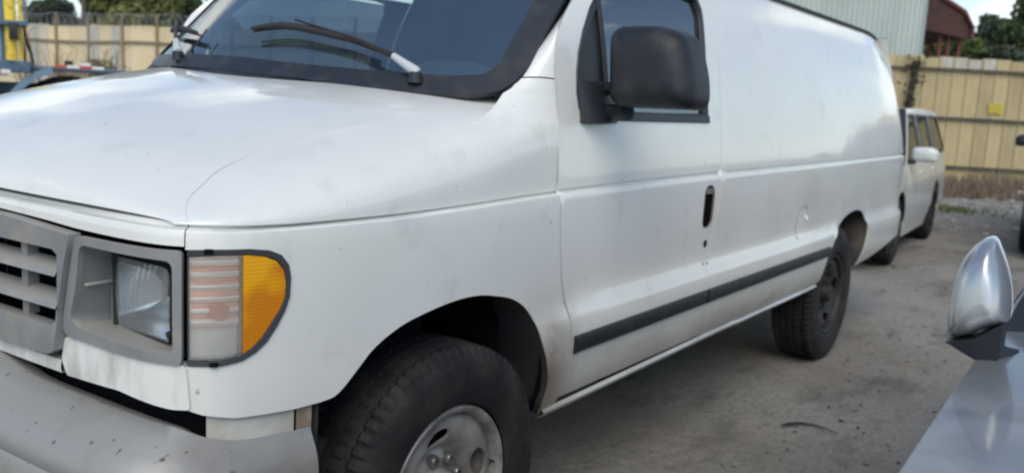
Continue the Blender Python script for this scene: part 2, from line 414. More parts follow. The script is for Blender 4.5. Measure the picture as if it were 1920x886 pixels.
def hood_z(X,Y):
    """height of the hood surface under a point, or None beside it"""
    lo,hi=0.0,1.0
    if abs(Y)>abs(hood(X,0)[1])-.001: return None
    for _ in range(26):
        m=(lo+hi)/2
        if abs(hood(X,m)[1])>abs(Y): lo=m
        else: hi=m
    return hood(X,lo)[2]
def lean(Y): return .028*max(0,Y+.75)*sstep(Y+.75)
def ws(Y,z,off=0.0):
    """windshield sheet: lateral position Y and height z; off moves it forward along its normal"""
    return (.045+.24*(Y/.8)**2+1.05*(z-1.44)-off*.72, Y, z+lean(Y)+off*.69)
def hoodrear(Y): return -.02+.33*(abs(Y)/.7)**2 if abs(Y)<.7 else .31+.9*(abs(Y)-.7)

# ================================================================== THE VAN
van = empty('cargo_van', (0,0,0), label='large white cargo van filling the foreground, missing its door handle and its front corner weathered', cat='van')
# ---- fender
FB = [(-.757,.771),(-.727,.759),(-.66,.746),(-.589,.741),(-.52,.737),(-.456,.737),(-.415,.742),(-.39,.757),(-.345,.795),(-.304,.828),(-.22,.866),(-.129,.886),(-.009,.900),(.08,.898),(.148,.886),(.22,.868),(.285,.835),(.336,.786),(.386,.699),(.418,.625),(.432,.56),(.437,.505),(.455,.462)]
def smooth2(P, k=5): return [tuple(p) for p in catmull(P, k)]
FB = smooth2(FB[:6], 1)[:-1] + smooth2(FB[5:], 5)
GAP = [(.521,.470),(.533,.54),(.536,.601),(.527,.689),(.518,.786),(.484,.900),(.466,.98),(.452,1.08),(.450,1.158),(.455,1.25),(.459,1.35),(.462,1.437)]
LAMP = [(-.7625,1.091),(-.70,1.092),(-.63,1.090),(-.585,1.084),(-.557,1.072),(-.541,1.052),(-.536,1.025),(-.538,.985),(-.549,.955),(-.567,.925),(-.590,.895),(-.615,.876),(-.645,.863),(-.69,.857),(-.7625,.859)]
fo = [(max(a, -.7625) if a > -.757 else -.7625, b) for a, b in FB] + [(a-.004, b) for a, b in GAP if b < 1.15] + [(.447, zcr(.447)-.012)]
cre = [(s, zcr(s)-.012) for s in ls(.35, -.7625, 16)]
fo = fo + cre + LAMP
fender = MB()
panel_geo(fender, fo, [], side, .035, .005, .04, zlines=(.70,.752,.772,.795,1.10,1.125))
# ledge of the crease
fender.grid(lambda s, k: side(s, zcr(s) + (-.012, -.0085, -.0045, .001, .003, .006)[k], -.03 if k == 5 else 0), ls(-.7625, .447, 60), [0,1,2,3,4,5])
def SEAM(X):           # parameter t of the hood / fender joint
    return pchip([-.80,-.785,-.771,-.737,-.707,-.671,-.594,-.517,-.336,-.078,.276,.45], [.02,.10,.215,.322,.369,.401,.455,.484,.523,.56,.655,.66], X)
XS = [-.80,-.795,-.785,-.77,-.75,-.73,-.71,-.69,-.66,-.62,-.58] + ls(-.54, .447, 26)
TS = [0,.02,.05,.09,.14,.2,.27,.35,.43,.5,.57,.64,.7,.76,.82,.87,.91,.94,.965,.985,.994]
fender.grid(lambda X, k: hood(X, SEAM(X)*min(k, 1) + (.008 if k > 1 else 0), -.0022 if k > 1 else 0), XS, TS+[1,1.001], flip=True)
# apron below the cowl corner, up to the A-pillar joint
def gapX(z): return pchip([1.158,1.35,1.437,1.474,1.608,1.716,1.80,1.87], [.450,.459,.462,.462,.497,.603,.700,.80], z)
def base_patch(z, k):
    za = max(z, 1.42); a = Vector(ws(-.868+.02*max(0,(1.44-za)/.04), za, -.004)) + Vector((-(za-z)*.9, -(za-z)*.10, z-za)); b = Vector(side(gapX(z)-.003, z)); m_ = (a+b)/2 + Vector((-.012-(za-z)*.25,-.016,.006)); t = k
    return a*(1-t)**2 + m_*2*t*(1-t) + b*t*t
def base_blend(z, k):
    p = Vector(base_patch(z, k)); zh = hood_z(p.x, p.y)
    if zh is not None:
        w = .026; d = clamp((p.z-zh)/w, -12, 30); p.z = zh + .0006 + w*math.log(1+math.exp(d)) * (1 if d < 20 else 1)
        top = clamp((z-1.43)/.042); p.z = lerp(p.z, base_patch(z, k)[2], top) - .004*sstep((1.25-z)/.02)
    return p
fender.grid(base_blend, ls(1.23, 1.472, 34), ls(0, 1, 15))
fender_o = fender.build('fender', PAINT, van, sharp=40)
ff = mirrored(fender_o, 'fender', van)
for p_ in ff.data.vertices:
    if p_.co.z > 1.15: p_.co.z += lean(p_.co.y)*sstep((p_.co.x+.78)/.42)*clamp((p_.co.z-1.15)/.04)
# ---- hood
hd = MB()
def hfn(X, t):
    xr = hoodrear(hood(.1, t)[1]); return hood(-.80 + (min(xr, .36)+.80)*X, t)
XU = [0,.004,.012,.022,.035,.05,.07,.09,.11,.14,.17] + ls(.2, 1, 26)
def hgrid(u, k):
    # two passes so that the seam follows the fender
    X = -.80 + 1.0*u; t = SEAM(X) + (1 - SEAM(X))*k
    for _ in range(3):
        xr = min(hoodrear(hood(X, t)[1]), .36); X = -.80 + (xr+.80)*u; t = SEAM(X) + (1 - SEAM(X))*k
    return hood(X, t)
hd.grid(hgrid, XU, ls(0, 1, 22), flip=True)
def hm(u, k): x, y, z = hgrid(u, k); f = sstep((x+.78)/.42); return (x, -y, z + (lean(-y) - lean(y))*f)
hd.grid(hm, XU, ls(0, 1, 22))
hood_o = hd.build('hood', PAINT, van, sharp=50)
jn = MB(); jn.grid(lambda X, k: hood(X, SEAM(X)+(-.0007+.0014*k)*(1-clamp((X+.62)/.16)*.8), .0009), ls(-.797, -.46, 40), [0, 1])
jn.build('hood_joint', mat('joint_grey', (.40,.40,.38), .7), hood_o)
# front edge strip of the hood, under the crease
lip = MB()
LB = lambda s: pchip([-1.36,-1.18,-1.05,-.88,-.76], [1.113,1.108,1.102,1.099,1.097], s)
lip.grid(lambda s, k: side(s, (LB(s)-.002 if k == 0 else LB(s) if k == 1 else zcr(s)+.006 if k == 8 else lerp(LB(s), zcr(s)-.0085, (k-1)/4) if k < 6 else zcr(s)-.0045 if k == 6 else zcr(s)+.002), -.012 if k == 0 else -.03 if k == 8 else 0), ls(SMIN, -.765, 40), [0,1,2,3,4,5,6,7,8])
lip.mirror(); lip.build('hood_lip', PAINT, hood_o, sharp=50)
# ---- front door
R = [(1.587,.505),(1.556,.60),(1.545,.70),(1.555,.80),(1.60,.90),(1.628,.98),(1.650,1.08),(1.662,1.17),(1.672,1.30),(1.681,1.45),(1.70,1.60),(1.735,1.75),(1.765,1.87)]
R = smooth2(R, 3)
door_front = [(a+.004, b) for a, b in GAP if b > .50] + [(gapX(z)+.003, z) for z in (1.474,1.54,1.608,1.67,1.716,1.80,1.87)]
SIDEZ = (.56,.62,.70,.752,.772,.795,.85,1.13,1.142,1.1495,1.1535,1.160,1.1635,1.172,1.185)
WIN = [(.600,1.372),(.640,1.360),(.70,1.358),(1.0,1.361),(1.50,1.367),(1.553,1.369),(1.556,1.45),(1.562,1.60),(1.578,1.72),(1.592,1.80),(1.575,1.845),(1.50,1.852),(.95,1.845),(.86,1.825),(.78,1.775),(.700,1.705),(.640,1.63),(.600,1.56),(.582,1.50),(.575,1.44),(.583,1.395)]
HANDLE = rrect(1.492,1.586,.950,1.113,.035)
door_o = [(.527,.505)] + door_front[1:] + [(1.762,1.87)] + [(a-.003, b) for a, b in reversed(R[:-1])]
door = panel('front_door', PAINT, van, door_o, [WIN, HANDLE], sidev, .04, .005, .045, zlines=SIDEZ)
MB().grid(lambda s, z: side(s, z, -.010), ls(1.48,1.60,4), ls(.93,1.125,5)).build('handle_hole_shade', DARK, door)  # dark sheet painting the shade inside the handle hole
hb = MB(); hb.grid(lambda s, z: side(s, z, .001), ls(1.503,1.572,4), ls(1.085,1.108,3)); hb.build('bare_metal_edge', mat('bare_metal', (.22,.20,.18), .5, .5, col2=(.30,.22,.15), nscale=40), door)
lk = MB(); O_ = [(1.545+.017*math.cos(t), .886+.015*math.sin(t)) for t in ls(0, 2*PI, 17)[:-1]]; lk.add([side(a, b, .0012) for a, b in O_], [tuple(range(16))]); lk.build('lock_hole_shade', DARK, door)  # flat dark oval painted on for the shade of a hole
for sx_ in (1.535, 1.575): rk = MB(); O_ = [(sx_+.008*math.cos(t)*random.uniform(.6,1.2), .805+.007*math.sin(t)*random.uniform(.6,1.2)) for t in ls(0, 2*PI, 9)[:-1]]; rk.add([side(a, b, .0012) for a, b in O_], [tuple(range(8))]); rk.build('rust_spot', mat('rust_spot', (.13,.10,.07), .9), door)
# rust ring and bracket bits left in the handle hole
hb = MB()
loop = dense(rrect(1.492,1.586,.950,1.113,.035), .02); n = len(loop)
v = [side(a, b, .0015) for a, b in loop] + [side(1.539+(a-1.539)*.95, 1.032+(b-1.032)*.96, -.006) for a, b in loop]
hb.add(v, [(i, (i+1) % n, n+(i+1) % n, n+i) for i in range(n)]); hb.build('handle_hole_rim', mat('rusty_rim', (.20,.16,.12), .7, col2=(.09,.06,.04), nscale=30, ndet=5), door)
hb = MB(); hb.tube([side(1.525,1.06,-.018), side(1.545,.99,-.02), side(1.55,.965,-.016)], .006, 8); hb.box(side(1.54,1.085,-.016), (.03,.01,.02), bev=.002); hb.build('latch_rod', mat('latch_metal', (.12,.11,.10), .5, .6), door)
MB().grid(lambda s, z: side(s, z, -.024), ls(.40,.58,5), ls(.48,1.36,14)).build('gap_shade_backing', DARK, van)  # added dark sheet, paints the shade inside the front door gap
MB().grid(lambda s, z: side(s, z, -.024), ls(1.60,1.80,5), ls(.50,1.87,20)).build('gap_shade_backing', DARK, van)  # same added dark sheet for the rear door gap
# black window frame, vent bar, glass
fr = MB(); O = dense(WIN, .04); n = len(O); cx = sum(p[0] for p in O)/n; cz = sum(p[1] for p in O)/n
def shr(p, d):
    dx, dz = p[0]-cx, p[1]-cz; return (cx + dx*(1 - d/max(abs(dx), .30)), cz + dz*(1 - d/max(abs(dz), .16)))
rings = [(0, -.002), (.004, .004), (.020, .004), (.026, -.012)]
V = []
for d, o_ in rings: V += [side(*shr(p, d), o_) for p in O]
fr.add(V, [(r*n+i, r*n+(i+1) % n, (r+1)*n+(i+1) % n, (r+1)*n+i) for r in range(3) for i in range(n)])
# lower felt strip
fr.grid(lambda s, k: side(s, 1.355 + .034*k, .006 if 0 < k < 1 else -.004), ls(.66, 1.555, 14), [0,.15,.85,1])
wf = fr.build('window_frame', BLACKTRIM, door)
# vent-window panel in front (black sail)
sail = [(.578,1.40),(.60,1.362),(.70,1.360),(.755,1.362),(.750,1.50),(.752,1.62),(.760,1.755),(.700,1.712),(.640,1.64),(.598,1.56),(.575,1.48)]
panel('vent_panel', BLACKTRIM, door, sail, [], lambda s, z, o=0: side(s, z, o-.006), .03, .0)
MB().tube([side(.755, z, .002) for z in ls(1.37, 1.78, 8)], .010, 8).build('vent_bar', BLACKTRIM, door)
panel('window_glass', SGLASS, door, [shr(p, .012) for p in WIN], [], lambda s, z, o=0: side(s, z, o-.014), .05, 0)
# ---- mirror (truck type, on the sail)
mirror_base = MB()
def mbase(u, k):
    z = lerp(1.352, 1.475, k); a = u*PI
    bulge = .045*math.sin(a)**.7 if 0 < a < PI-.001 else 0
    p = Vector(side(lerp(.585, .80, u), z, .004)); return p + Vector((0, -bulge*(1-.25*k*k), 0))
mirror_base.grid(mbase, ls(0,1,14), [0,.06,.3,.6,.85,1.0])
mirror_base.grid(lambda u, k: Vector(mbase(u, 1))*(1-k) + Vector(side(lerp(.585,.80,u), 1.478, .002))*k, ls(0,1,14), [0,1])
mirror_base.grid(lambda u, k: Vector(mbase(u, 0))*(1-k) + Vector(side(lerp(.585,.80,u), 1.349, .002))*k, ls(0,1,14), [0,1])
mo = empty('side_mirror', (0,0,0)); mo.parent = van
mirror_base.build('mirror_mount', BLACKTRIM, mo)
MB().tube([(.70,-.955,1.455),(.695,-1.01,1.462),(.68,-1.06,1.465)], [.022,.017,.02], 12).tube([(.70,-.955,1.385),(.69,-1.01,1.385),(.67,-1.06,1.39)], [.03,.026,.028], 12).build('mirror_arm', BLACKTRIM, mo)
def mir_outline():
    return round_poly([(-1.020,1.402),(-1.008,1.64),(-1.17,1.642),(-1.245,1.615),(-1.285,1.50),(-1.292,1.405)], .05, 6)
mh = MB(); MO = dense(mir_outline(), .02); n = len(MO); my = sum(p[0] for p in MO)/n; mz = sum(p[1] for p in MO)/n
V = []
prof = [(1.0,.115),(1.0,.03),(.985,.008),(.955,-.008),(.90,-.021),(.75,-.034),(.5,-.041),(.25,-.044),(.02,-.045)]
prof = [(1.0,.115),(1.0,.03)] + [(math.cos(q_), .03-.075*math.sin(q_)**1.0) for q_ in [math.radians(d_) for d_ in (12,22,32,42,52,62,72,80,86)]]
prof = [(min(1, k_**.55 if k_ < 1 else 1), x_) for k_, x_ in prof]
for k, dx in prof:
    for p in MO:
        yy = my + (p[0]-my)*k; zz = mz + (p[1]-mz)*k
        V.append((.615 + dx + .10*(-1.02-yy)**1.0*.55, yy, zz))
mh.add(V, [(r*n+i, (r+1)*n+i, (r+1)*n+(i+1) % n, r*n+(i+1) % n) for r in range(len(prof)-1) for i in range(n)] + [tuple((len(prof)-1)*n+i for i in range(n))])
mh_o = mh.build('mirror_housing', mat('mirror_plastic', (.015,.017,.022), .45, bump=.2, bscale=260, spots=(.035,.035,.04), sscale=12, slo=.5, shi=.8), mo, sharp=60)
mg = MB(); V = [(.70 + .055*(-1.02-p[0]), my+(p[0]-my)*.95, mz+(p[1]-mz)*.93) for p in MO]; mg.add(V, [tuple(range(len(V)))]); mg.build('mirror_glass', CHROME, mo, smooth=False)
# ---- cargo side, sill, mouldings
ARCH2 = smooth2([(3.205,.495),(3.185,.55),(3.200,.62),(3.27,.70),(3.36,.765),(3.467,.815),(3.58,.845),(3.72,.862),(3.83,.860),(3.93,.84),(4.0,.79),(4.02,.72),(3.995,.62),(3.96,.55),(3.935,.505)], 4)
cargo_o = [(1.593,.498)] + [(2.4,.487)] + ARCH2 + [(4.2,.520),(4.55,.560),(4.85,.600),(5.4,.62),(5.4,1.96)] + [(4.5,1.962),(3,1.962),(1.77,1.962)] + [(a+.003, b) for a, b in reversed(R[1:])]
cargo = panel('cargo_side', PAINT, van, cargo_o, [], sidev, .07, .005, .07, zlines=SIDEZ)
# frame over and ahead of the door: roof side rail
rail = MB(); rail.grid(side, ls(.80, 1.77, 12), ls(1.873, 1.962, 4)); rail.build('roof_side_rail', PAINT, van)
MB().grid(base_patch, ls(1.476, 1.93, 16), ls(0, 1, 9)).build('a_pillar', PAINT, van)
pil2 = MB().grid(base_patch, ls(1.385, 1.93, 16), ls(0, 1, 9)); pil2.v = [(x+.0, -y, z+lean(-y)) for x, y, z in pil2.v]; pil2.f = [tuple(reversed(f)) for f in pil2.f]; pil2.build('a_pillar', PAINT, van)
# fuel door: pressed circle
fd = MB(); c0 = (2.75,.868)
def cring(r, a): return (c0[0]+r*math.cos(a)*1.0, c0[1]+r*math.sin(a))
fd.grid(lambda a, k: side(*cring((.088,.0905,.093,.095)[k], a), (.0005,-.004,-.004,.0005)[k]+.0012), ls(PI*.25, PI*1.35, 24), [0,1,2,3]); fd.build('fuel_door_joint', mat('joint_shadow', (.25,.25,.25), .6), cargo)
MB().lathe([(0,.004),(.012,.004),(.014,-.002)], 12, 'Y', (c0[0]+.06, side(c0[0],.9,.004)[1], .895)).build('fuel_door_catch', PAINT, cargo)
sill = MB()
def sillf(s, k):
    zz = lerp(.478, .497, clamp((s-.5)/1.2)) if s < 2 else .492
    return side(s, zz + (-.030,-.028,-.012,-.006,0)[k], (-.01,.012,.013,.006,-.003)[k])
sill.grid(sillf, ls(.462, 3.195, 60), [0,1,2,3,4]); sill.build('rocker_lip', PAINT, van)
def moulding(s0, s1):
    z0, z1 = .650, .704
    O = round_poly([(s0,z0+.0),(s1,z0),(s1,z1),(s0,z1)], .006, 3); m_ = MB()
    P = [((s0+s1)/2 + (p[0]-(s0+s1)/2)*k2, (z0+z1)/2 + (p[1]-(z0+z1)/2)*k1) for k1, k2 in ((1,1),(.98,.9995),(.80,.997)) for p in O]
    m_.grid(lambda s, k: side(s, lerp(z0, z1, k), .012 if .1 < k < .9 else (.009 if 0 < k < 1 else .0)), ls(s0, s1, 24), [0,.03,.12,.5,.88,.97,1])
    for s in (s0, s1): m_.grid(lambda k, q: side(s, lerp(z0, z1, k), .0115*q), [0,.1,.9,1], [0,1])
    return m_
mmat = mat('moulding_black', (.018,.019,.022), .5, bump=.1, bscale=200, spots=(.07,.065,.06), sscale=20, slo=.6, shi=.8)
moulding(.541, 1.535).build('side_moulding', mmat, van); moulding(1.552, 3.205).build('side_moulding', mmat, van)
# roof rail + roof
MB().tube([side(s, 1.957, .012) for s in ls(.9, 5.17, 40)], .009, 8).build('drip_rail', mat('drip_rail_dark', (.05,.055,.05), .6), van)
roof = MB()
def rooff(s, k):
    a = side(s, 1.955, -.004); y0 = a[1]; t = k*PI/2
    return (lerp(a[0], min(a[0], 5.06), k), y0*(1-k), a[2] + .075*math.sin(t))
roof.grid(rooff, ls(.98, 5.35, 40), ls(0, 1, 12)); roof.mirror()
def brow(u, k):
    y = lerp(-.79, .79, u); a = Vector(ws(y, 1.93, .0)); kk = abs(u-.5)*2; b = Vector((1.02+.02*kk*kk, y*1.0, 1.955+.075*math.sin(PI/2*(1-kk)))) ; return a*(1-k)+b*k + Vector((0,0,.02*math.sin(PI*k)))
roof.grid(brow, ls(0,1,17), ls(0,1,6)); roof.build('roof', mat('roof_paint', (.78,.79,.78), .35, coat=.4), van)
# far side and back, seen from other positions
for nm, o_ in (('front_door', door), ('cargo_side', cargo)): mirrored(o_, nm, van)
far_glass = MB(); far_glass.grid(lambda s, z: side(s, z, -.014), ls(.60,1.58,8), ls(1.37,1.84,6)); far_glass.mirror(); fgm = MB(); fgm.v = [(x, -y, z) for x, y, z in far_glass.v[:48]]; fgm.f = far_glass.f[:35]; fgm.build('window_glass', SGLASS, van)
back = MB(); back.grid(lambda z, k: (5.16-.13*clamp((z-1.2)/.8)**1.5, lerp(-.5, .5, k)*1.02, z), ls(.62,1.98,8), ls(0,1,5)); back.build('rear_doors', PAINT, van)
# ---- windshield, surround, cowl
def wsw(z): return .806 - .12*(z-1.49) 
wso = [(-.70,1.463),(0,1.477),(.70,1.463),(.80,1.464)] + [(wsw(z)+.045, z) for z in (1.50,1.6,1.7,1.8,1.9)] + [(.6,1.93),(0,1.94),(-.6,1.93)] + [(-wsw(z), z) for z in (1.9,1.8,1.7,1.6,1.52)] + [(-.803,1.492),(-.785,1.471)]
WGL = round_poly(wso, .03, 3)
wfn = lambda y, z, o=0: ws(y, z, o)
wsg = panel('windshield', GLASS, van, WGL, [], lambda y, z, o=0: ws(y, z, o-.002), .06, 0)
so_ = [(-.79,1.408),(-.85,1.424),(-.872,1.457),(-.878,1.50),(-.868,1.562),(-.853,1.717),(-.835,1.85),(-.80,1.935),(-.4,1.95),(0,1.955),(.4,1.95),(.80,1.935),(.845,1.9),(.87,1.70),(.885,1.50),(.87,1.44),(.70,1.425),(.3,1.428),(0,1.43),(-.3,1.428),(-.6,1.415)]
surround = panel('windshield_surround', mat('surround_black', (.020,.024,.032), .42, spots=(.05,.05,.055), sscale=10, slo=.5, shi=.8), van, round_poly(so_, .03, 3), [WGL], lambda y, z, o=0: ws(y, z, o+.006), .045, .012)
# cowl between hood and glass
cowl = MB()
def cowlf(y, k):
    a = Vector(hood(min(hoodrear(y), .36)+.006, 1)) ; xr = min(hoodrear(y), .36)
    W_ = pchip([0,.02,.06,.12,.25,.5,.8,1.25],[.845,.878,.908,.928,.946,.955,.960,.963], xr+.8)
    # height of the hood at (xr, y)
    best = None
    lo, hi = 0.3, 1.0
    for _ in range(24):
        mid = (lo+hi)/2
        if abs(hood(xr, mid)[1]) > abs(y): lo = mid
        else: hi = mid
    z0 = hood(xr, lo)[2] - lean(-abs(y)) + lean(y); b = Vector(ws(y, 1.447, .004)); a = Vector((xr+.004, y, z0-.006))
    p = a*(1-k) + b*k; p.z -= .010*math.sin(PI*k); return p
cowl.grid(cowlf, ls(-.80, .86, 40), [0,.1,.3,.5,.7,.9,1]); cowl_o = cowl.build('cowl', mat('cowl_plastic', (.022,.025,.032), .5, spots=(.06,.06,.065), sscale=14, slo=.5, shi=.8), van)
gr = MB()
for i in range(16):
    y = -.66 - .011*i
    p = cowlf(y, .35); q = cowlf(y-.004, .92); gr.tube([p+Vector((0,0,.006)), (p+q)/2+Vector((0,0,.009)), q+Vector((0,0,.006))], .003, 5)
tag(gr.build('cowl_slats', BLACKTRIM, cowl_o), kind='stuff')
# debris in the cowl corner
lf = MB()
for i in range(26):
    y = random.uniform(-.79,-.66); p = cowlf(y, random.uniform(0,.4)) + Vector((0,0,.005)); a = random.uniform(0, PI); l = random.uniform(.008,.022)
    lf.tube([p, p+Vector((math.cos(a)*l, math.sin(a)*l, random.uniform(0,.008)))], .0025, 4)
tag(lf.build('leaf_litter', mat('leaf_litter', (.06,.05,.04), .9, col2=(.16,.12,.08), nscale=60), cowl_o), kind='stuff')
# ---- wipers
def wiper(pts_blade, pivot, elbow, tip, cap_to):
    w = empty('windshield_wiper', (0,0,0)); w.parent = van
    B = [Vector(ws(y, z, o)) for y, z, o in pts_blade]
    bl = MB()
    for i in range(len(B)-1): pass
    bl.tube(B, [.005,.009]+[.0115]*(len(B)-4)+[.009,.005], 8)
    bl.tube([b + Vector((.012,0,-.008)) for b in B], .004, 6)
    bl.build('wiper_blade', RUBBER, w)
    P = Vector(ws(*pivot)); E_ = Vector(ws(*elbow)); T = Vector(ws(*tip)); Cc = Vector(ws(*cap_to))
    ar = MB(); ar.tube([Cc, E_, T], [.009,.006,.003], 8); ar.build('wiper_arm', mat('wiper_arm_metal', (.022,.021,.022), .5, .2, col2=(.045,.034,.03), nscale=14), w)
    cp = MB(); cp.tube([P + (P-Cc)*.12, P, Cc], [.012,.016,.010], 12); cp.build('wiper_cap', mat('wiper_cap_grey', (.50,.52,.54), .45), w)
    MB().lathe([(0,.01),(.018,.01),(.022,-.02)], 12, 'Z', tuple(P + Vector((.0,0,-.012)))).build('wiper_pivot', BLACKTRIM, w)
wiper([(.028,1.547,.035),(-.02,1.556,.035),(-.09,1.564,.035),(-.161,1.562,.035),(-.25,1.553,.035),(-.34,1.541,.035),(-.40,1.530,.035),(-.475,1.512,.035)], (-.632,1.453,.03), (-.40,1.530,.045), (-.155,1.572,.052), (-.555,1.484,.045))
wiper([(.92,1.540,.035),(.86,1.540,.035),(.78,1.541,.035),(.70,1.541,.035),(.60,1.540,.035),(.50,1.537,.035),(.42,1.531,.035),(.34,1.525,.035)], (.372,1.462,.03), (.52,1.515,.05), (.66,1.555,.052), (.43,1.487,.045))
MB().tube([ws(.30,1.46,.02), ws(.27,1.49,.03), ws(.30,1.54,.03)], .003, 6).build('washer_hose', RUBBER, van)
# ---- front end: grille
gO = [(SMIN,1.108),(-1.30,1.106),(-1.062,1.093),(-1.058,1.082),(-1.075,1.03),(-1.100,.93),(-1.105,.87),(-1.112,.842),(-1.14,.828),(-1.30,.822),(SMIN,.815)]
gH = [(SMIN,1.056),(-1.115,1.056),(-1.098,1.046),(-1.100,.96),(-1.108,.905),(-1.125,.893),(SMIN,.893)]
def gfn(s, z, o=0):
    dz = clamp((.90 - z)/.07); return side(s, z, o + .030 - .012*abs(dz-.5))
g = MB()
# frame as an outline minus the opening (the opening reaches the centre line)
ring = [(SMIN,1.108)] + gO[1:] + [(SMIN,.893)] + list(reversed(gH[1:-1])) + [(SMIN,1.056)]
panel_geo(g, ring, [], gfn, .03, .030, .03); g.mirror(); grille = g.build('grille', GREY, van, sharp=40)
for zc, h in ((1.014,.030),(.946,.031)):
    b = MB(); prof = [(-.020,zc+h*.42),(.000,zc+h*.30),(.024,zc-h*.10),(.030,zc-h*.42),(.022,zc-h*.5),(-.020,zc-h*.30)]
    b.grid(lambda s, k: side(s, prof[k % 6][1], prof[k % 6][0]), ls(SMIN, -1.098, 14), [0,1,2,3,4,5,6]); b.mirror(); b.build('grille_bar', GREY, grille, sharp=30)
for sc_ in (-1.255,-1.50):
    for sg in (1,-1):
        b = MB(); b.grid(lambda k, z: side(sc_ + (-.012,-.012,.012,.012)[k], z, (-.02,.004,.004,-.02)[k]), [0,1,2,3], ls(.893,1.057,5))
        if sg < 0: b.v = [(x,-y,z) for x,y,z in b.v]
        b.build('grille_divider', GREY, grille, sharp=30)
b = MB().grid(lambda s, z: side(s, z, -.085), ls(SMIN,-1.09,8), [.80,1.10]); b.mirror(); b.build('grille_backing', DARK, grille)
rad = MB()
for i in range(9): rad.box((-.72, -.62+.155*i, .975), (.01,.006,.16))
tag(rad.build('radiator_brackets', mat('dim_metal', (.05,.05,.05), .6, .3), grille), kind='stuff')
# ---- headlight bezel, one each side (recess lofted back to the lamp)
def make_front_corner(sg):
    S_ = lambda p: (p[0], p[1]*(1 if sg > 0 else -1), p[2])
    def out(name, mb, m, par, sharp=40):
        if sg < 0: mb.v = [(x,-y,z) for x,y,z in mb.v]; mb.f = [tuple(reversed(f)) for f in mb.f]
        return mb.build(name, m, par, sharp=sharp)
    bo = [(-1.055,1.090),(-.766,1.089),(-.767,.864),(-.83,.866),(-1.085,.874),(-1.102,.885),(-1.095,.93),(-1.070,1.03)]
    bo = round_poly(bo, .012, 3)
    ho = round_poly([(-1.040,1.074),(-.785,1.070),(-.785,.884),(-1.055,.900),(-1.075,.915),(-1.050,1.0)], .02, 4)
    b = panel_geo(MB(), bo, [ho], lambda s, z, o=0: side(s, z, o+.012), .03, .014, .04)
    # lofted recess
    L = dense(ho, .03); n = len(L); scx = (-1.05-.785)/2
    def lamp_pt(p, k):       # p on the opening -> its place on the rear frame round the lamp
        fx = clamp((p[0]+1.06)/(.275)); fz = clamp((p[1]-.885)/(.188))
        return Vector((-.698, lerp(-.585, -.812, fx), lerp(.878, 1.050, fz)))
    V = []
    for k in (0, .04, .5, 1):
        for p in L:
            a = Vector(side(p[0], p[1], .012)); q = lamp_pt(p, k); V.append(tuple(a*(1-k)+q*k))
    b.add(V, [(r*n+i, r*n+(i+1) % n, (r+1)*n+(i+1) % n, (r+1)*n+i) for r in range(3) for i in range(n)])
    bezel = out('headlight_bezel', b, GREY, van)
    fin = MB().box((-.742,-.602,.985), (.075,.012,.006), Matrix.Rotation(.12,3,'Z'), .002); out('bezel_fin', fin, mat('pale_grey_plastic', (.42,.41,.39), .5), bezel)
    # sealed beam lamp
    lamp = empty('headlight', (0,0,0)); lamp.parent = van
    lo = rrect(-.803,-.593,.888,1.042,.022,5); n = len(lo); cy, cz = -.698, .965
    m_ = MB(); V = []
    for k, x in ((1.12,-.697),(1.04,-.699),(1.0,-.704),(.985,-.712)): V += [(x, cy+(p[0]-cy)*k, cz+(p[1]-cz)*k) for p in lo]
    m_.add(V, [(r*n+i, r*n+(i+1) % n, (r+1)*n+(i+1) % n, (r+1)*n+i) for r in range(3) for i in range(n)]); out('headlight_frame', m_, mat('lamp_frame', (.03,.03,.03), .5), lamp)
    r_ = MB(); V = []
    for k, x in ((.97,-.708),(.9,-.69),(.75,-.665),(.5,-.645),(.2,-.635),(.02,-.634)): V += [(x, cy+(p[0]-cy)*k, cz+(p[1]-cz)*k) for p in lo]
    r_.add(V, [(r*n+i, r*n+(i+1) % n, (r+1)*n+(i+1) % n, (r+1)*n+i) for r in range(5) for i in range(n)]); out('reflector', r_, mat('reflector_silver', (.82,.85,.86), .22, 1.0), lamp)
    def lensx(u, v): return -.716 - .012*(1-(2*u-1)**2)*(1-(2*v-1)**2) + .0012*math.sin(u*70)*(.3+.7*(v < .6))
    l_ = MB().grid(lambda u, v: (lensx(u, v), lerp(-.595,-.801,u), lerp(.890,1.040,v)), ls(0,1,80), ls(0,1,16)); out('headlight_lens', l_, LENS, lamp)
    for yy, zz in ((-.80,.905),(-.60,1.03)): MB().lathe([(0,-.004),(.007,-.004),(.008,.004)], 8, 'X', S_((-.713,yy,zz))).build('adjuster_screw', DARKSTEEL, lamp)
    # turn signal wrapping the corner
    ts = empty('turn_signal', (0,0,0)); ts.parent = van
    T = [(-.762,1.089)] + LAMP[1:-1] + [(-.762,.861)]
    cx_, cz_ = -.66, .98
    def ins(p, d):
        return (clamp(p[0] + (-d if p[0] > cx_ else d*.5)*min(1, abs(p[0]-cx_)/.06), -.758, 1), p[1] + (-d if p[1] > cz_ else d)*min(1, abs(p[1]-cz_)/.05))
    g_ = MB(); L = dense(T, .02); n = len(L); V = []
    for d, o_ in ((-.001,-.006),(.001,.004),(.010,.003),(.014,-.010)): V += [side(*ins(p, d), o_) for p in L]
    g_.add(V, [(r*n+i, r*n+(i+1) % n, (r+1)*n+(i+1) % n, (r+1)*n+i) for r in range(3) for i in range(n)]); out('lamp_gasket', g_, mat('gasket', (.045,.047,.055), .6), ts)
    I = [ins(p, .012) for p in T]
    def clip(P, s0, keep_less):
        o_ = []; n = len(P)
        for i in range(n):
            a, b_ = P[i], P[(i+1) % n]; ia = (a[0] < s0) == keep_less; ib = (b_[0] < s0) == keep_less
            if ia: o_.append(a)
            if ia != ib: t = (s0-a[0])/(b_[0]-a[0]); o_.append((s0, a[1]+(b_[1]-a[1])*t))
        return o_
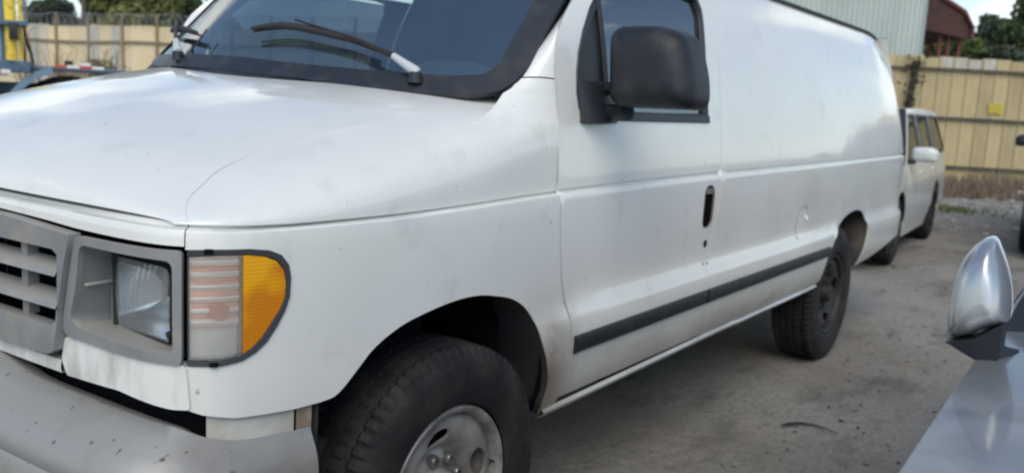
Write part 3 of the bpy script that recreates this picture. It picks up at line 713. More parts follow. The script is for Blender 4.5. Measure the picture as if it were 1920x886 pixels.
    am = panel_geo(MB(), clip(I, -.643, False), [], lambda s, z, o=0: side(s, z, o+.001), .02, .03, .02); out('amber_lens', am, AMBER2, ts)
    cl = panel_geo(MB(), clip(I, -.645, True), [], lambda s, z, o=0: side(s, z, o+.001+.0012*math.sin(s*900)), .012, .0, .007); out('clear_lens', cl, LENS2, ts)
    hs = MB()
    zs = ls(.862,1.085,46)
    hs.grid(lambda s, z: side(s, z, -.020 + (.010*abs(math.sin((z-.86)*PI/.024)) if z > .93 else 0) ), ls(-.757,-.648,6), zs); out('lamp_reflector', hs, STRIPE, ts)
    bl = MB().lathe([(0,-.03),(.016,-.028),(.022,-.005),(.018,.02),(.012,.03)], 16, 'Y', side(-.70,.965,-.03)); out('amber_bulb', bl, mat('bulb_orange', (.75,.25,.04), .3), ts)
    for zz in (1.089,.862):
        s_ = MB().box(side(-.715 if zz > 1 else -.705, zz, .004), (.018,.010,.009), Matrix.Rotation(-.75,3,'Z'), .003); out('mounting_tab', s_, DARK, ts)
    # valance under the bezel
    vo = round_poly([(-1.118,.818),(-1.106,.868),(-1.085,.872),(-.766,.862),(-.760,.855),(-.752,.772),(-.79,.772),(-.928,.790),(-1.10,.786)], .008, 3)
    v_ = panel_geo(MB(), vo, [], lambda s, z, o=0: side(s, z, o+.003+.003*sstep((.875-z)/.02)), .03, .03, .03); out('front_valance', v_, PAINT, van)
def stripe_mat():  # refracted amber bands painted into the housing colour
    m = mat('amber_refraction', (.62,.60,.56), .3, .15); t = m.node_tree; p = [n for n in t.nodes if n.type == 'BSDF_PRINCIPLED'][0]
    tc = N(t, 'ShaderNodeTexCoord'); wv = N(t, 'ShaderNodeTexWave', Scale=13.0, Distortion=1.2, Detail=1.0); wv.bands_direction = 'Z'; t.links.new(tc.outputs['Object'], wv.inputs['Vector'])
    cr = N(t, 'ShaderNodeValToRGB'); cr.color_ramp.elements[0].color = (.93,.88,.82,1); cr.color_ramp.elements[1].color = (.85,.42,.22,1); cr.color_ramp.elements[0].position = .3; cr.color_ramp.elements[1].position = .7
    sx = N(t, 'ShaderNodeSeparateXYZ'); t.links.new(tc.outputs['Object'], sx.inputs[0]); mr = N(t, 'ShaderNodeMapRange'); mr.inputs['From Min'].default_value = .91; mr.inputs['From Max'].default_value = .96; t.links.new(sx.outputs['Z'], mr.inputs['Value'])
    mx = N(t, 'ShaderNodeMixRGB'); mx.inputs['Color1'].default_value = (.86,.84,.80,1); t.links.new(wv.outputs['Fac'], cr.inputs['Fac']); t.links.new(cr.outputs[0], mx.inputs['Color2']); t.links.new(mr.outputs[0], mx.inputs['Fac']); t.links.new(mx.outputs[0], p.inputs['Base Color'])
    return m
STRIPE = stripe_mat()
LENS2 = glass_mat('ribbed_lens', (.97,.96,.94), ior=1.55, rough=.10, dust=.30, filmcol=(.92,.88,.84))  # translucent plastic; its luminous look is put into this pale layer
def ribbed(m, scale, strength):
    t = m.node_tree; tc = N(t, 'ShaderNodeTexCoord'); wv = N(t, 'ShaderNodeTexWave', Scale=scale, Distortion=.3); wv.bands_direction = 'X'; t.links.new(tc.outputs['Object'], wv.inputs['Vector'])
    w2 = N(t, 'ShaderNodeTexWave', Scale=scale*.55, Distortion=.2); w2.bands_direction = 'Z'; t.links.new(tc.outputs['Object'], w2.inputs['Vector']); ad = N(t, 'ShaderNodeMath', operation='ADD'); t.links.new(wv.outputs['Fac'], ad.inputs[0]); t.links.new(w2.outputs['Fac'], ad.inputs[1])
    bp = N(t, 'ShaderNodeBump', Strength=strength, Distance=.004); t.links.new(ad.outputs[0], bp.inputs['Height'])
    for n in t.nodes:
        if n.type in ('BSDF_PRINCIPLED', 'BSDF_GLOSSY', 'BSDF_DIFFUSE', 'FRESNEL'): t.links.new(bp.outputs[0], n.inputs['Normal'])
ribbed(LENS2, 80., .22)
def amber_mat():
    m = mat('amber_plastic', (.95,.44,.01), .12, coat=1., col2=(.72,.24,.01), nscale=8, ndet=1., nlo=.44, nhi=.56, trans=.1); return m
AMBER2 = amber_mat(); ribbed(AMBER2, 70., .12)
make_front_corner(1); make_front_corner(-1)
# strip of painted panel under the grille
ug = MB().grid(lambda s, k: side(s, (.817,.815,.800,.788,.786)[k], (-.02,.006,.008,.006,-.03)[k]), ls(SMIN,-1.118,12), [0,1,2,3,4]); ug.mirror(); ug.build('front_valance', PAINT, van)
# dark sheet painting the gap's shade behind valance and fender bottom, then bumper bracket piece
gf = MB().grid(lambda s, z: side(s, z, -.045), ls(SMIN,-.60,30), ls(.60,.88,3)); gf.mirror(); gf.build('gap_shade_filler', DARK, van)
st = MB().grid(lambda s, k: side(s, (.775,.765,.70,.63,.62)[k], (-.03,-.012,-.012,-.012,-.03)[k]), ls(-.72,-.515,10), [0,1,2,3,4]); st.build('stone_deflector', mat('yellowed_white', (.64,.63,.58), .5, col2=(.50,.47,.41), nscale=14), van)
MB().grid(lambda s, k: side(s, (.775,.765,.70,.63,.62)[k], (-.03,-.010,-.010,-.010,-.03)[k]), ls(-.510,-.470,3), [0,1,2,3,4]).build('stone_deflector', mat('rusty_white', (.42,.36,.29), .6, col2=(.25,.18,.12), nscale=14), van)
# ---- bumper
bz_ = lambda s: pchip([-1.7,-1.378,-1.209,-1.043,-.929,-.792,-.72,-.646,-.485], [.792,.785,.756,.752,.748,.736,.712,.695,.685], s)
bump = MB()
BP = [(-.03,-.010),(.0,.0),(.012,.004),(.05,-.018),(.085,-.038),(.108,-.058),(.120,-.080),(.122,-.105),(.118,-.112),(.124,-.120),(.126,-.18),(.118,-.24),(.09,-.265),(.03,-.27)]
def bumpf(s, k):
    o_, dz = BP[k]; e = clamp((s+.80)/.30); f = 1 - .55*sstep(e)          # the wrap-round end is thinner
    return side(s, bz_(s)+dz, o_*f + .004)
def bumpf(s, k):
    o_, dz = BP[k]; f = 1 - .70*sstep((s+.85)/.30); z = bz_(s)+dz
    x, y, nx, ny = plan(s); d = .02; r = o_*f+.004-d; return (x+nx*r, -(y+ny*r), z)
bump.grid(bumpf, ls(SMIN, -.95, 16) + ls(-.92, -.483, 30), list(range(len(BP))))
endv = [bumpf(-.483, k) for k in range(len(BP))]; endw = [(x+.002, y+.03, z) for x, y, z in endv]
bump.add(endv+endw, [(i, i+1, len(BP)+i+1, len(BP)+i) for i in range(len(BP)-1)])
bump.mirror(); bump.build('front_bumper', BUMPER, van, sharp=50)
# ---- wheels
def make_tyre(R_, w, mb=None, segs=288, half=None):
    """tyre on the Y axis, outer face at -w/2; tread blocks are relief in the mesh"""
    mb = MB(); h = w/2
    prof = [(.60,-.44),(.62,-.47),(.68,-.495),(.78,-.51),(.86,-.50),(.91,-.475),(.945,-.445),(.965,-.43),(.978,-.415),(.986,-.40),(.992,-.34),(.994,-.33),(.9945,-.265),(.995,-.255),(.995,-.235),(.996,-.225),(.999,-.10),(.999,-.09),(.999,-.07),(.999,-.06),(1.0,0)]
    prof = prof + [(r, -y) for r, y in reversed(prof[:-1])]
    n = len(prof); V = []; F = []; pitch = segs//4
    for k in range(segs):
        a = 2*PI*k/segs; q = k % 4
        for i, (r, y) in enumerate(prof):
            rr = r*R_; ay = abs(y)
            if .25 < ay < .236+.03 or (.225 < ay < .256): rr -= .009          # circumferential grooves
            if .06 < ay < .091: rr -= .009
            if .39 < ay < .48 and r > .93 and q == 0: rr -= .011                        # shoulder lugs
            if .33 < ay < .39 and q == 0: rr -= .009
            if .09 < ay < .23 and (k+2) % 4 == 0: rr -= .006
            if .255 < ay < .335 and q == 0: rr -= .008
            b = .0 if i in (0, n-1) else 0
            V.append((rr*math.cos(a), y*w, rr*math.sin(a)))
    for k in range(segs):
        k2 = (k+1) % segs
        for i in range(n-1): F.append((k*n+i, k*n+i+1, k2*n+i+1, k2*n+i))
    mb.add(V, F); return mb
def make_wheel(loc, parent, dark=False, steer=0., out=-1):
    w = empty('wheel', loc); w.parent = parent
    if out > 0: w.rotation_euler = (0,0,PI)
    ty = make_tyre(.400, .245).build('tyre', TYRE, w, sharp=28)
    mt = DARKSTEEL if dark else STEEL
    # disc with four slots, dished
    def rimf(x, z, o=0):
        r = math.hypot(x, z)
        y = pchip([0,.06,.085,.105,.125,.16,.19,.205,.212], [-.045,-.05,-.052,-.040,-.062,-.085,-.088,-.080,-.075], r)
        return (x, y - o, z)
    holes = []
    for k in range(4):
        a0 = math.radians(12+90*k); O = []
        for j in range(20):
            t = 2*PI*j/20; da = math.cos(t)*.30; dr = math.sin(t)*.024 + .157
            O.append((dr*math.cos(a0+da), dr*math.sin(a0+da)))
        holes.append(O)
    nuts = []
    hub = [(.052*math.cos(2*PI*j/24), .052*math.sin(2*PI*j/24)) for j in range(24)]
    rm = panel_geo(MB(), [(.212*math.cos(2*PI*j/64), .212*math.sin(2*PI*j/64)) for j in range(64)], holes+[hub], rimf, .014, .010, .014)
    rm.lathe([(.208,-.070),(.214,-.085),(.216,-.100),(.222,-.108),(.232,-.109),(.236,-.103),(.236,-.09)], 64)
    rm.lathe([(.205,-.07),(.19,-.02),(.19,.06),(.222,.10),(.235,.105)], 48)
    rim = rm.build('rim', mt, w, sharp=50)
    MB().lathe([(0,.02),(.18,.02),(.185,-.01)], 40).build('brake_disc', DARKSTEEL, w)
    MB().lathe([(.060,-.04),(.050,-.085),(.046,-.105),(.040,-.11),(0,-.108)], 28).build('hub_cap', mt, w)
    nut = None
    for k in range(8):
        a = 2*PI*(k+.3)/8
        if nut is None:
            nut = MB(); nut.lathe([(0,.004),(.009,.004),(.0095,-.008),(.014,-.009),(.0165,-.004),(.018,.012)], 12, 'Y')
            no = nut.build('lug_nut', DARKSTEEL if dark else mat('lug_nut_metal', (.30,.29,.28), .3, .8), w); me_ = no.data
        else: no = bpy.data.objects.new('lug_nut', me_); COL.objects.link(no); no.parent = w
        no.location = (.083*math.cos(a), -.062, .083*math.sin(a))
    st_ = MB().tube([(.205*math.cos(-.02), -.095, .205*math.sin(.0)+.02), (.19,-.10,.028),(.182,-.098,.035),(.182,-.10,.022)], .004, 6).build('valve_stem', RUBBER, w)
    return w
make_wheel((.012,-.858,.368), van); make_wheel((3.515,-.845,.386), van, dark=True)
make_wheel((.005,.855,.386), van, out=1); make_wheel((3.515,.845,.386), van, dark=True, out=1)
# ---- wheel wells, floor, underbody
def well(O, name, depth, sg=1, m=None):
    L = dense(O, .04, closed=False); w_ = MB()
    def f(i, k):
        p = side(L[i][0], L[i][1], -.004 - .0*k); y = p[1] + depth*k; zz = p[2] + .03*min(1, k*4) if p[2] > .8 else p[2]
        return (p[0] - (.02*min(1, k*4) if 0 else 0), y, zz)
    w_.grid(f, list(range(len(L))), [0,.04,.3,.6,1])
    n = len(L); w_.add([f(i, 1) for i in range(n)], [tuple(range(n))])
    if sg < 0: w_.v = [(x,-y,z) for x,y,z in w_.v]
    return w_.build(name, m, van)
wellm = mat('wheel_well', (.030,.030,.034), .85, col2=(.10,.078,.06), nscale=3.5, nlo=.52, nhi=.72)
for sg in (1,-1):
    well([(-.46,.50)] + FB[5:] , 'wheel_well', .40, sg, wellm); well([(3.20,.45)]+ARCH2, 'wheel_well', .42, sg, wellm)
lipm = None
if 0: lipm = MB(); L = dense(FB[5:], .03, closed=False); lipm.grid(lambda i, k: side(L[i][0], L[i][1]+(.0,-.006,-.012)[k], (.002,.003,-.012)[k]), list(range(len(L))), [0,1,2]); lipm.build('arch_lip', PAINT, van)
ub = MB(); ub.box((2.1,0,.56), (5.3,1.70,.05)); ub.box((2.2,-.40,.47), (4.6,.08,.16)); ub.box((2.2,.40,.47), (4.6,.08,.16)); ub.tube([(3.515,-.70,.39),(3.515,.70,.39)], .05, 12); ub.tube([(.0,-.7,.37),(.0,.7,.37)], .04, 12); ub.lathe([(0,-.14),(.12,-.13),(.14,0),(.12,.13),(0,.14)], 18, 'Y', (3.515,0,.39)); ub.box((1.9,-.55,.42),(1.3,.35,.22), bev=.04)
ub.build('underbody', mat('underbody_black', (.025,.023,.021), .9, col2=(.05,.04,.03), nscale=3), van, sharp=40)
# ---- cabin seen through the glass
cab = MB(); cab.box((1.85,0,1.25), (.04,1.56,1.30)); cab.build('cargo_partition', mat('partition', (.07,.075,.09), .8, col2=(.13,.11,.12), nscale=2.2), van, smooth=False)
hdl = MB(); hdl.grid(lambda X, y: (X, y, 1.93+.10*(1-y*y)), ls(.75,1.9,4), ls(-.74,.74,7)); hdl.build('headliner', mat('headliner', (.06,.07,.085), .9), van)
fl = MB(); fl.box((1.2,0,.75), (1.3,1.7,.04)); fl.box((.33,0,1.0),(.04,1.7,.70)); fl.build('cab_floor', DARK, van, smooth=False)
ds = MB()
def dash(u, k):
    y = lerp(-.86,.80,u); hump = .07*math.exp(-((y+.46)/.20)**4) 
    p = [( .30,1.40),(.42,1.445+hump*.5),(.55,1.455+hump),(.66,1.44+hump),(.72,1.38),(.70,1.15)][k]
    return (p[0] + .10*(y/.8)**2*(k < 2), y, p[1])
ds.grid(dash, ls(0,1,40), [0,1,2,3,4,5]); ds.build('dashboard', mat('dash_vinyl', (.20,.30,.31), .6, col2=(.26,.36,.36), nscale=5), van)
sw = MB(); cS = Vector((.83,-.42,1.36)); uS = Vector((.55,0,.83)).normalized(); vS = Vector((0,1,0))
sw.tube([cS + (uS*math.cos(2*PI*i/32) + vS*math.sin(2*PI*i/32))*.20 for i in range(33)], .014, 8, cap=False); sw.tube([cS - vS*.2, cS, cS + vS*.2], .016, 8); sw.box(cS, (.05,.14,.14), bev=.02)
sw.build('steering_wheel', mat('wheel_vinyl', (.04,.045,.05), .5), van)
for yy in (-.42,.45):
    s_ = MB().box((1.25,yy,.98), (.50,.50,.16), bev=.05); s_.box((1.48,yy,1.30), (.14,.48,.62), Matrix.Rotation(.2,3,'Y'), .06); s_.box((1.56,yy,1.68), (.10,.26,.16), Matrix.Rotation(.2,3,'Y'), .04)
    s_.build('seat', mat('seat_cloth', (.18,.20,.23), .9, col2=(.26,.21,.20), nscale=6), van)
for yy, zz, w_, h_ in ((-.62,1.72,.16,.10),(.05,1.74,.20,.12),(-.25,1.78,.10,.16)):
    MB().box((1.80,yy,zz), (.012,w_,h_), bev=.004).build('warning_placard', mat('faded_red_placard', (.28,.08,.06), .7, col2=(.40,.28,.26), nscale=25), van)

# ================================================================== GROUND
def dirt_mat():
    m = bpy.data.materials.new('dirt_ground'); m.use_nodes = True; t = m.node_tree; t.nodes.clear()
    o = N(t, 'ShaderNodeOutputMaterial'); p = N(t, 'ShaderNodeBsdfPrincipled', Roughness=.95); t.links.new(p.outputs[0], o.inputs[0]); p.inputs['Specular IOR Level'].default_value = .2
    tc = N(t, 'ShaderNodeTexCoord')
    def nz(scale, det, lo, hi, stretch=None):
        mp = N(t, 'ShaderNodeMapping'); t.links.new(tc.outputs['Object'], mp.inputs[0])
        if stretch: mp.inputs['Scale'].default_value = stretch
        n_ = N(t, 'ShaderNodeTexNoise', Scale=scale, Detail=det, Roughness=.65); t.links.new(mp.outputs[0], n_.inputs['Vector'])
        mr = N(t, 'ShaderNodeMapRange'); mr.inputs['From Min'].default_value = lo; mr.inputs['From Max'].default_value = hi; t.links.new(n_.outputs['Fac'], mr.inputs['Value']); return mr.outputs[0], n_.outputs['Fac']
    def mix(a, b, f):
        mx = N(t, 'ShaderNodeMixRGB')
        if isinstance(a, tuple): mx.inputs['Color1'].default_value = (*a, 1)
        else: t.links.new(a, mx.inputs['Color1'])
        mx.inputs['Color2'].default_value = (*b, 1); t.links.new(f, mx.inputs['Fac']); return mx.outputs[0]
    c = mix((.235,.21,.178), (.33,.31,.275), nz(.55, 6, .40, .60)[0])
    c = mix(c, (.34,.29,.235), nz(1.3, 6, .52, .75, (.6,1,1))[0])
    c = mix(c, (.12,.112,.104), nz(2.6, 7, .54, .70, (.45,1,1))[0])
    c = mix(c, (.20,.19,.18), nz(40, 4, .45, .7)[0])
    c = mix(c, (.055,.052,.05), nz(11, 4, .69, .76)[0])
    c = mix(c, (.34,.32,.29), nz(23, 5, .66, .78)[0])
    t.links.new(c, p.inputs['Base Color'])
    b1 = N(t, 'ShaderNodeBump', Strength=.7, Distance=.04); t.links.new(nz(14, 8, 0, 1)[1], b1.inputs['Height'])
    b2 = N(t, 'ShaderNodeBump', Strength=.6, Distance=.008); t.links.new(nz(120, 3, 0, 1)[1], b2.inputs['Height']); t.links.new(b1.outputs[0], b2.inputs['Normal']); t.links.new(b2.outputs[0], p.inputs['Normal'])
    return m
DIRT = dirt_mat()
def gh(x, y):
    f = sstep((abs(x-5)-60)/20) if abs(x-5) > 60 else 0
    h = .034*mnoise.noise(Vector((x*.8, y*.8, 0))) + .020*mnoise.noise(Vector((x*3.1, y*2.1, 5))) + .008*mnoise.noise(Vector((x*9, y*9, 9)))
    d = min(math.hypot(x-wx, y-wy) for wx, wy in WPTS)
    return (h - .006) * sstep((d-.15)/.35)
WPTS = [(0,-.86),(3.515,-.86),(7.5,-.65),(9.9,-.4),(0,.86),(3.515,.86)]
gxs = [-400,-150,-50,-15,-6] + ls(-4, 22, 240) + [24,27,32,40,60,120,300,900]
gys = [-600,-200,-60,-20,-8] + ls(-5, 8, 130) + [10,13,18,26,40,80,200,600]
gm = MB(); gm.grid(lambda x, y: (x, y, gh(x, y) if -4 <= x <= 22 and -5 <= y <= 8 else -.003), gxs, gys)
tag(gm.build('ground', DIRT, None, sharp=None), kind='structure')
# ------------------------------------------------------------------ small litter on the dirt
lit = MB()
for i in range(800):
    x = 1.5 + 18*random.random()**1.3; y = random.uniform(-2.6, 1.0) if x > 5.5 else random.uniform(-2.6,-1.0)
    s = random.uniform(.003,.010)*(1+.11*x); a = random.uniform(0, PI); z = gh(x, y)+.002
    P = [Vector((math.cos(a+k*PI/2)*s*(1.8 if k % 2 else .7), math.sin(a+k*PI/2)*s*(1.8 if k % 2 else .7), random.uniform(0,.008))) + Vector((x,y,z)) for k in range(4)]
    lit.add(P, [(0,1,2,3)])
tag(lit.build('leaf_litter', mat('litter_leaf', (.045,.038,.032), .9, col2=(.10,.08,.06), nscale=3), None, smooth=False), 'scattered dead leaves and dark crumbs lying on the grey dirt', 'leaf litter', kind='stuff')
peb = MB()
for i in range(700):
    x = random.uniform(10.5,17.5); y = -1.2 + random.uniform(-1.0,3.2) + (x-14)*.12; s = random.uniform(.008,.035)*(1.6 if random.random() < .06 else 1)
    R_ = Matrix.Rotation(random.uniform(0,PI),3,'Z') @ Matrix.Rotation(random.uniform(0,.6),3,'X'); peb.box((x,y,s*.3), (s*random.uniform(1,2.4), s*1.2, s*.7), R_)
tag(peb.build('pale_rubble', mat('pale_rubble', (.50,.49,.47), .8, col2=(.30,.29,.28), nscale=2), None, smooth=False), 'pale gravel and crumbs of rubble in front of the weeds', 'rubble', kind='stuff')
hs_ = MB().tube([(2.165,-1.160,.010),(2.20,-1.185,.014),(2.247,-1.218,.012),(2.268,-1.26,.010),(2.276,-1.306,.008),(2.249,-1.39,.006)], [.004,.008,.007,.005,.004,.002], 8)
tag(hs_.build('rubber_strip', RUBBER), 'curved black strip of torn rubber lying on the open dirt', 'rubber strip')
# ================================================================== RIGHT FENCE
ufR = Vector((0.577, -0.817, 0)).normalized(); oR = Vector((19.84, 2.55, 0)); nR = Vector((-.817,-.577,0))
def rf(u, v, z): return tuple(oR + ufR*u + nR*v + Vector((0,0,z)))        # v towards the viewer
fr_ = empty('metal_fence', tuple(oR), label='tall tan ribbed metal fence with dark rails beyond the white wagon', cat='fence')
inv = Vector(oR)
def fbuild(mb, name, m, par, **k):
    mb.v = [tuple(Vector(p)-inv) for p in mb.v]; return mb.build(name, m, par, **k)
TAN = [mat('tan_sheet_%d' % 0, (.50,.405,.22), .6, col2=(.42,.34,.19), nscale=1.4, ndet=6), mat('tan_sheet_b', (.53,.43,.24), .6, col2=(.45,.36,.20), nscale=1.8, ndet=6), mat('tan_sheet_c', (.46,.375,.21), .6, col2=(.38,.30,.17), nscale=1.2, ndet=6)]
PALE = mat('pale_patch', (.50,.50,.46), .6, col2=(.42,.40,.34), nscale=3)
pw = .325
for i in range(-26, 34):
    mb = MB(); x0 = i*pw; top = 2.86 + random.uniform(-.02,.02)
    prof = [(0,.0),(.012,.030),(.035,.030),(.050,.0),(.16,.0),(.165,.006),(.175,.006),(.18,.0),(pw-.002,.0),(pw-.002,-.01)]
    mb.grid(lambda k, z: rf(x0+prof[k][0], prof[k][1], z), list(range(len(prof))), [.02,.6,1.2,1.8,2.4,top])
    p_ = fbuild(mb, 'fence_panel', random.choice(TAN), fr_, sharp=20)
    if i in (3,4,5,6):
        b = MB().grid(lambda s, z: rf(x0+.06+s*(pw-.07), .004+.0, z), [0,1], [top-.30+random.uniform(0,.1), top-.02]); fbuild(b, 'pale_patch', PALE, p_)
RAILM = mat('fence_rail', (.055,.05,.045), .7, col2=(.12,.09,.06), nscale=6)
for z in (2.585, 1.50, .40):
    fbuild(MB().grid(lambda u, k: rf(u, (.032,.075,.075,.032)[k], z + .012*math.sin(u*.9) + (-.030,-.030,.030,.034)[k]), ls(-8.4,11,60), [0,1,2,3]), 'fence_rail', RAILM, fr_, sharp=30)
for u in (-7.5,-4.5,-1.5,6.0,9.5): fbuild(MB().box(rf(u, -.08, 1.4), (.07,.07,2.8)), 'fence_post', RAILM, fr_, smooth=False)
# vine climbing the fence
vn = MB()
for q in range(16):
    u = .42 + random.gauss(0,.03); pts = []
    for k in range(12):
        z = 2.75 - k*.19; pts.append(rf(u - k*.012 + .05*math.sin(k*.8+q) + random.gauss(0,.02), .085+random.uniform(0,.07), z))
    vn.tube(pts, random.uniform(.006,.018), 4)
for q in range(260):
    z = random.uniform(.9,2.85); c = Vector(rf(.42-(2.75-z)*.06 + random.gauss(0,.07 + .06*(z > 2)), .10+random.uniform(0,.08), z)); s = random.uniform(.02,.06)
    a = Vector((random.gauss(0,1), random.gauss(0,1), random.gauss(0,1))).normalized()*s; b = Vector((random.gauss(0,1), random.gauss(0,1), random.gauss(0,1))).normalized()*s; vn.add([c-a, c-b, c+a, c+b], [(0,1,2,3)])
tag(vn.build('dead_vine', mat('dead_vine', (.035,.033,.028), .9, col2=(.08,.07,.045), nscale=4), None, smooth=False), 'dark dead vine climbing the tan fence right behind the van', 'vine')
# yellow notice
sg_ = empty('warning_sign', (0,0,0), label='small yellow notice screwed to the tan metal fence', cat='sign')
MB().grid(lambda u, z: rf(u, .050, z), [2.21,2.53], [1.67,1.89]).build('sign_plate', mat('yellow_plate', (.68,.55,.04), .5, col2=(.55,.46,.06), nscale=9), sg_, smooth=False)
tb = MB()
for r_ in range(5):
    z = 1.858 - r_*.040; u = 2.23
    while u < 2.48:
        l = random.uniform(.015,.05); tb.grid(lambda a, b: rf(a, .053, b), [u, u+l], [z-.010, z+.008]); u += l+.012
tag(tb.build('print_lines', mat('sign_print', (.30,.24,.05), .7), sg_, smooth=False), kind='stuff')
# weeds at the foot of the fence
wd = MB()
for i in range(15000):
    u = random.uniform(-3.5, 7.5); v = random.uniform(.15, 4.6); keep = mnoise.noise(Vector((u*.8, v*.8, 3)))
    if keep < -.25 + .12*max(0, v-3.2)*3: continue
    h = random.uniform(.10,.52)*(1.15 - v*.17) * (.75+.6*keep); p = Vector(rf(u, v, 0)); a = random.uniform(0, 2*PI); w_ = random.uniform(.008,.022); ln = Vector((random.gauss(0,.22), random.gauss(0,.22), 1))*h
    s = Vector((math.cos(a), math.sin(a), 0))*w_; wd.add([p-s, p+s, p+ln*.6+s*.8+Vector((0,0,0)), p+ln], [(0,1,2,3)])
tag(wd.build('dry_weeds', mat('dry_weed', (.17,.12,.085), .95, col2=(.27,.20,.14), nscale=.9, ndet=5), None, smooth=False), 'band of brown dry weeds along the foot of the tan fence', 'weeds', kind='stuff')
gw = MB()
for i in range(500):
    p = Vector((14.1+random.gauss(0,.25), .25+random.gauss(0,.35), 0)); a = random.uniform(0, 2*PI); s = Vector((math.cos(a), math.sin(a), 0))*.012; gw.add([p-s, p+s, p+Vector((random.gauss(0,.05), random.gauss(0,.05), random.uniform(.04,.11)))], [(0,1,2)])
tag(gw.build('green_weeds', mat('green_weed', (.12,.15,.04), .9), None, smooth=False), 'small tuft of green weeds at the edge of the dry ones', 'weeds', kind='stuff')
# paper scraps
for k, (x, y, s, lb) in enumerate(((13.6,1.35,.11,'crumpled white scrap lying by the wagon beside the fence'),(15.2,-.75,.09,'small white scrap caught in the middle of the dry weeds'))):
    b = MB(); b.grid(lambda u, v: (x+(u-.5)*s*1.5, y+(v-.5)*s*1.5, .07+ (k*.26) + .05*mnoise.noise(Vector((u*4, v*4, k)))), ls(0,1,7), ls(0,1,7)); tag(b.build('paper_scrap', mat('paper', (.75,.75,.72), .8)), lb, 'paper')
# ================================================================== LEFT FENCE
A_ = Vector((11.06, 26.4, 0)); B_ = Vector((15.5, 7.2, 0)); uL = (B_-A_).normalized(); nL = Vector((uL.y, -uL.x, 0))
if nL.dot(Vector((-1,-1,0))) < 0: nL = -nL
def lf_(u, v, z): return tuple(A_ + uL*u + nL*v + Vector((0,0,z)) )
fl_ = empty('panel_fence', tuple(A_), label='yellowish sheet fence topped by coiled razor wire at the left', cat='fence')
inv = Vector(A_)
SAND = [mat('sand_sheet_a', (.76,.61,.36), .65, col2=(.66,.52,.30), nscale=.9, ndet=6), mat('sand_sheet_b', (.72,.58,.34), .65, col2=(.78,.66,.43), nscale=.7, ndet=6), mat('sand_sheet_c', (.66,.54,.34), .65, col2=(.70,.59,.41), nscale=1.1, ndet=6)]
GREYP = mat('grey_sheet', (.56,.54,.50), .6, col2=(.62,.52,.36), nscale=.8)
random.seed(11)
for i in range(0, 26):
    x0 = i*.78 - 2; top = 2.86 + random.uniform(-.03,.03); mb = MB()
    prof = [(0,0),(.01,.02),(.03,.02),(.04,0),(.38,0),(.385,.012),(.40,.012),(.405,0),(.777,0)]
    mb.grid(lambda k, z: lf_(x0+prof[k][0], prof[k][1], z), list(range(len(prof))), [.0,1.2,2.4,top]); m_ = GREYP if i in (5,) else random.choice(SAND)
    p_ = fbuild(mb, 'fence_panel', m_, fl_, sharp=20)
    if i in (3, 5, 8, 9, 12): fbuild(MB().grid(lambda s, z: lf_(x0+.08+s*.28, .013, z), [0,1], [1.5,2.83]), 'pale_patch', PALE, p_)
RAIL2 = mat('tan_rail', (.30,.23,.14), .7, col2=(.16,.12,.08), nscale=5)
for z in (2.42, 1.52, .5): fbuild(MB().grid(lambda u, k: lf_(u, (.02,.06,.06,.02)[k], z + .02*math.sin(u*1.3) + (-.035,-.035,.03,.03)[k]), ls(-2,18.2,50), [0,1,2,3]), 'fence_rail', RAIL2, fl_, sharp=30)
for k, u in enumerate(ls(.5, 18, 15)):
    lean_ = random.uniform(-.08,.10); fbuild(MB().tube([lf_(u+lean_, .05, 0), lf_(u, .05, 2.86), lf_(u, .02, 3.18)], .035, 6), 'fence_post', mat('post_brown', (.28,.20,.12), .7) if k % 3 else mat('post_grey', (.22,.21,.20), .6), fl_)
rz = MB()
for k in range(2):
    pts = []
    for i in range(1500):
        u = -1.5 + i*19/1500; a = i*2*PI/20 + k*2; r_ = .17+.03*math.sin(i*.37+k); pts.append(lf_(u, math.cos(a)*r_, 3.02 + math.sin(a)*r_ ))
    rz.tube(pts, .006, 3, cap=False)
tag(fbuild(rz, 'razor_wire', mat('razor_wire', (.42,.42,.42), .4, .6), fl_), kind='stuff')
# bare shrubs in front of the left fence
def shrub(loc, h, w, n, label, mc, seed, leaves=0, lm=None):
    rr = random.Random(seed); s = empty('bare_shrub', loc, label=label, cat='shrub', group='shrubs by the left fence'); br = MB()
    for i in range(n):
        a = rr.uniform(0, 2*PI); t = rr.uniform(.1,1)*w; top = Vector((math.cos(a)*t, math.sin(a)*t, h*rr.uniform(.55,1))); mid = top*.5 + Vector((rr.gauss(0,.06), rr.gauss(0,.06), .1)); br.tube([(0,0,-.05), mid, top], [.02,.011,.004], 4)
        for _ in range(3):
            e = top*rr.uniform(.5,1); br.tube([e, e+Vector((rr.gauss(0,.14), rr.gauss(0,.14), rr.uniform(.05,.3)))], .004, 3)
    br.build('stems', mc, s, smooth=False)
    if leaves:
        lv = MB()
        for i in range(leaves):
            c = Vector((rr.gauss(0,w*.42), rr.gauss(0,w*.42), h*rr.uniform(.15,.85))); a = Vector((rr.gauss(0,1), rr.gauss(0,1), rr.gauss(0,1))).normalized()*.05; b = Vector((rr.gauss(0,1), rr.gauss(0,1), rr.gauss(0,1))).normalized()*.03; lv.add([c-a, c-b, c+a, c+b], [(0,1,2,3)])
        tag(lv.build('foliage', lm, s, smooth=False), kind='stuff')
TWIG = mat('twig', (.11,.08,.055), .9); DRYG = mat('olive_leaf', (.13,.12,.06), .9, col2=(.20,.14,.10), nscale=2)
def atp(px, py, D): return CLOC + (CF + CR*((px-960)/FPX) - CU*((py-443)/FPX))*D
def ground_at(px, D, z=0.): p = atp(px, 300, D); return (p.x, p.y, z)
shrub(ground_at(195, 20.5), 2.15, .42, 26, 'rounded olive and brown shrub before the sand-coloured fence', TWIG, 3, 900, DRYG)
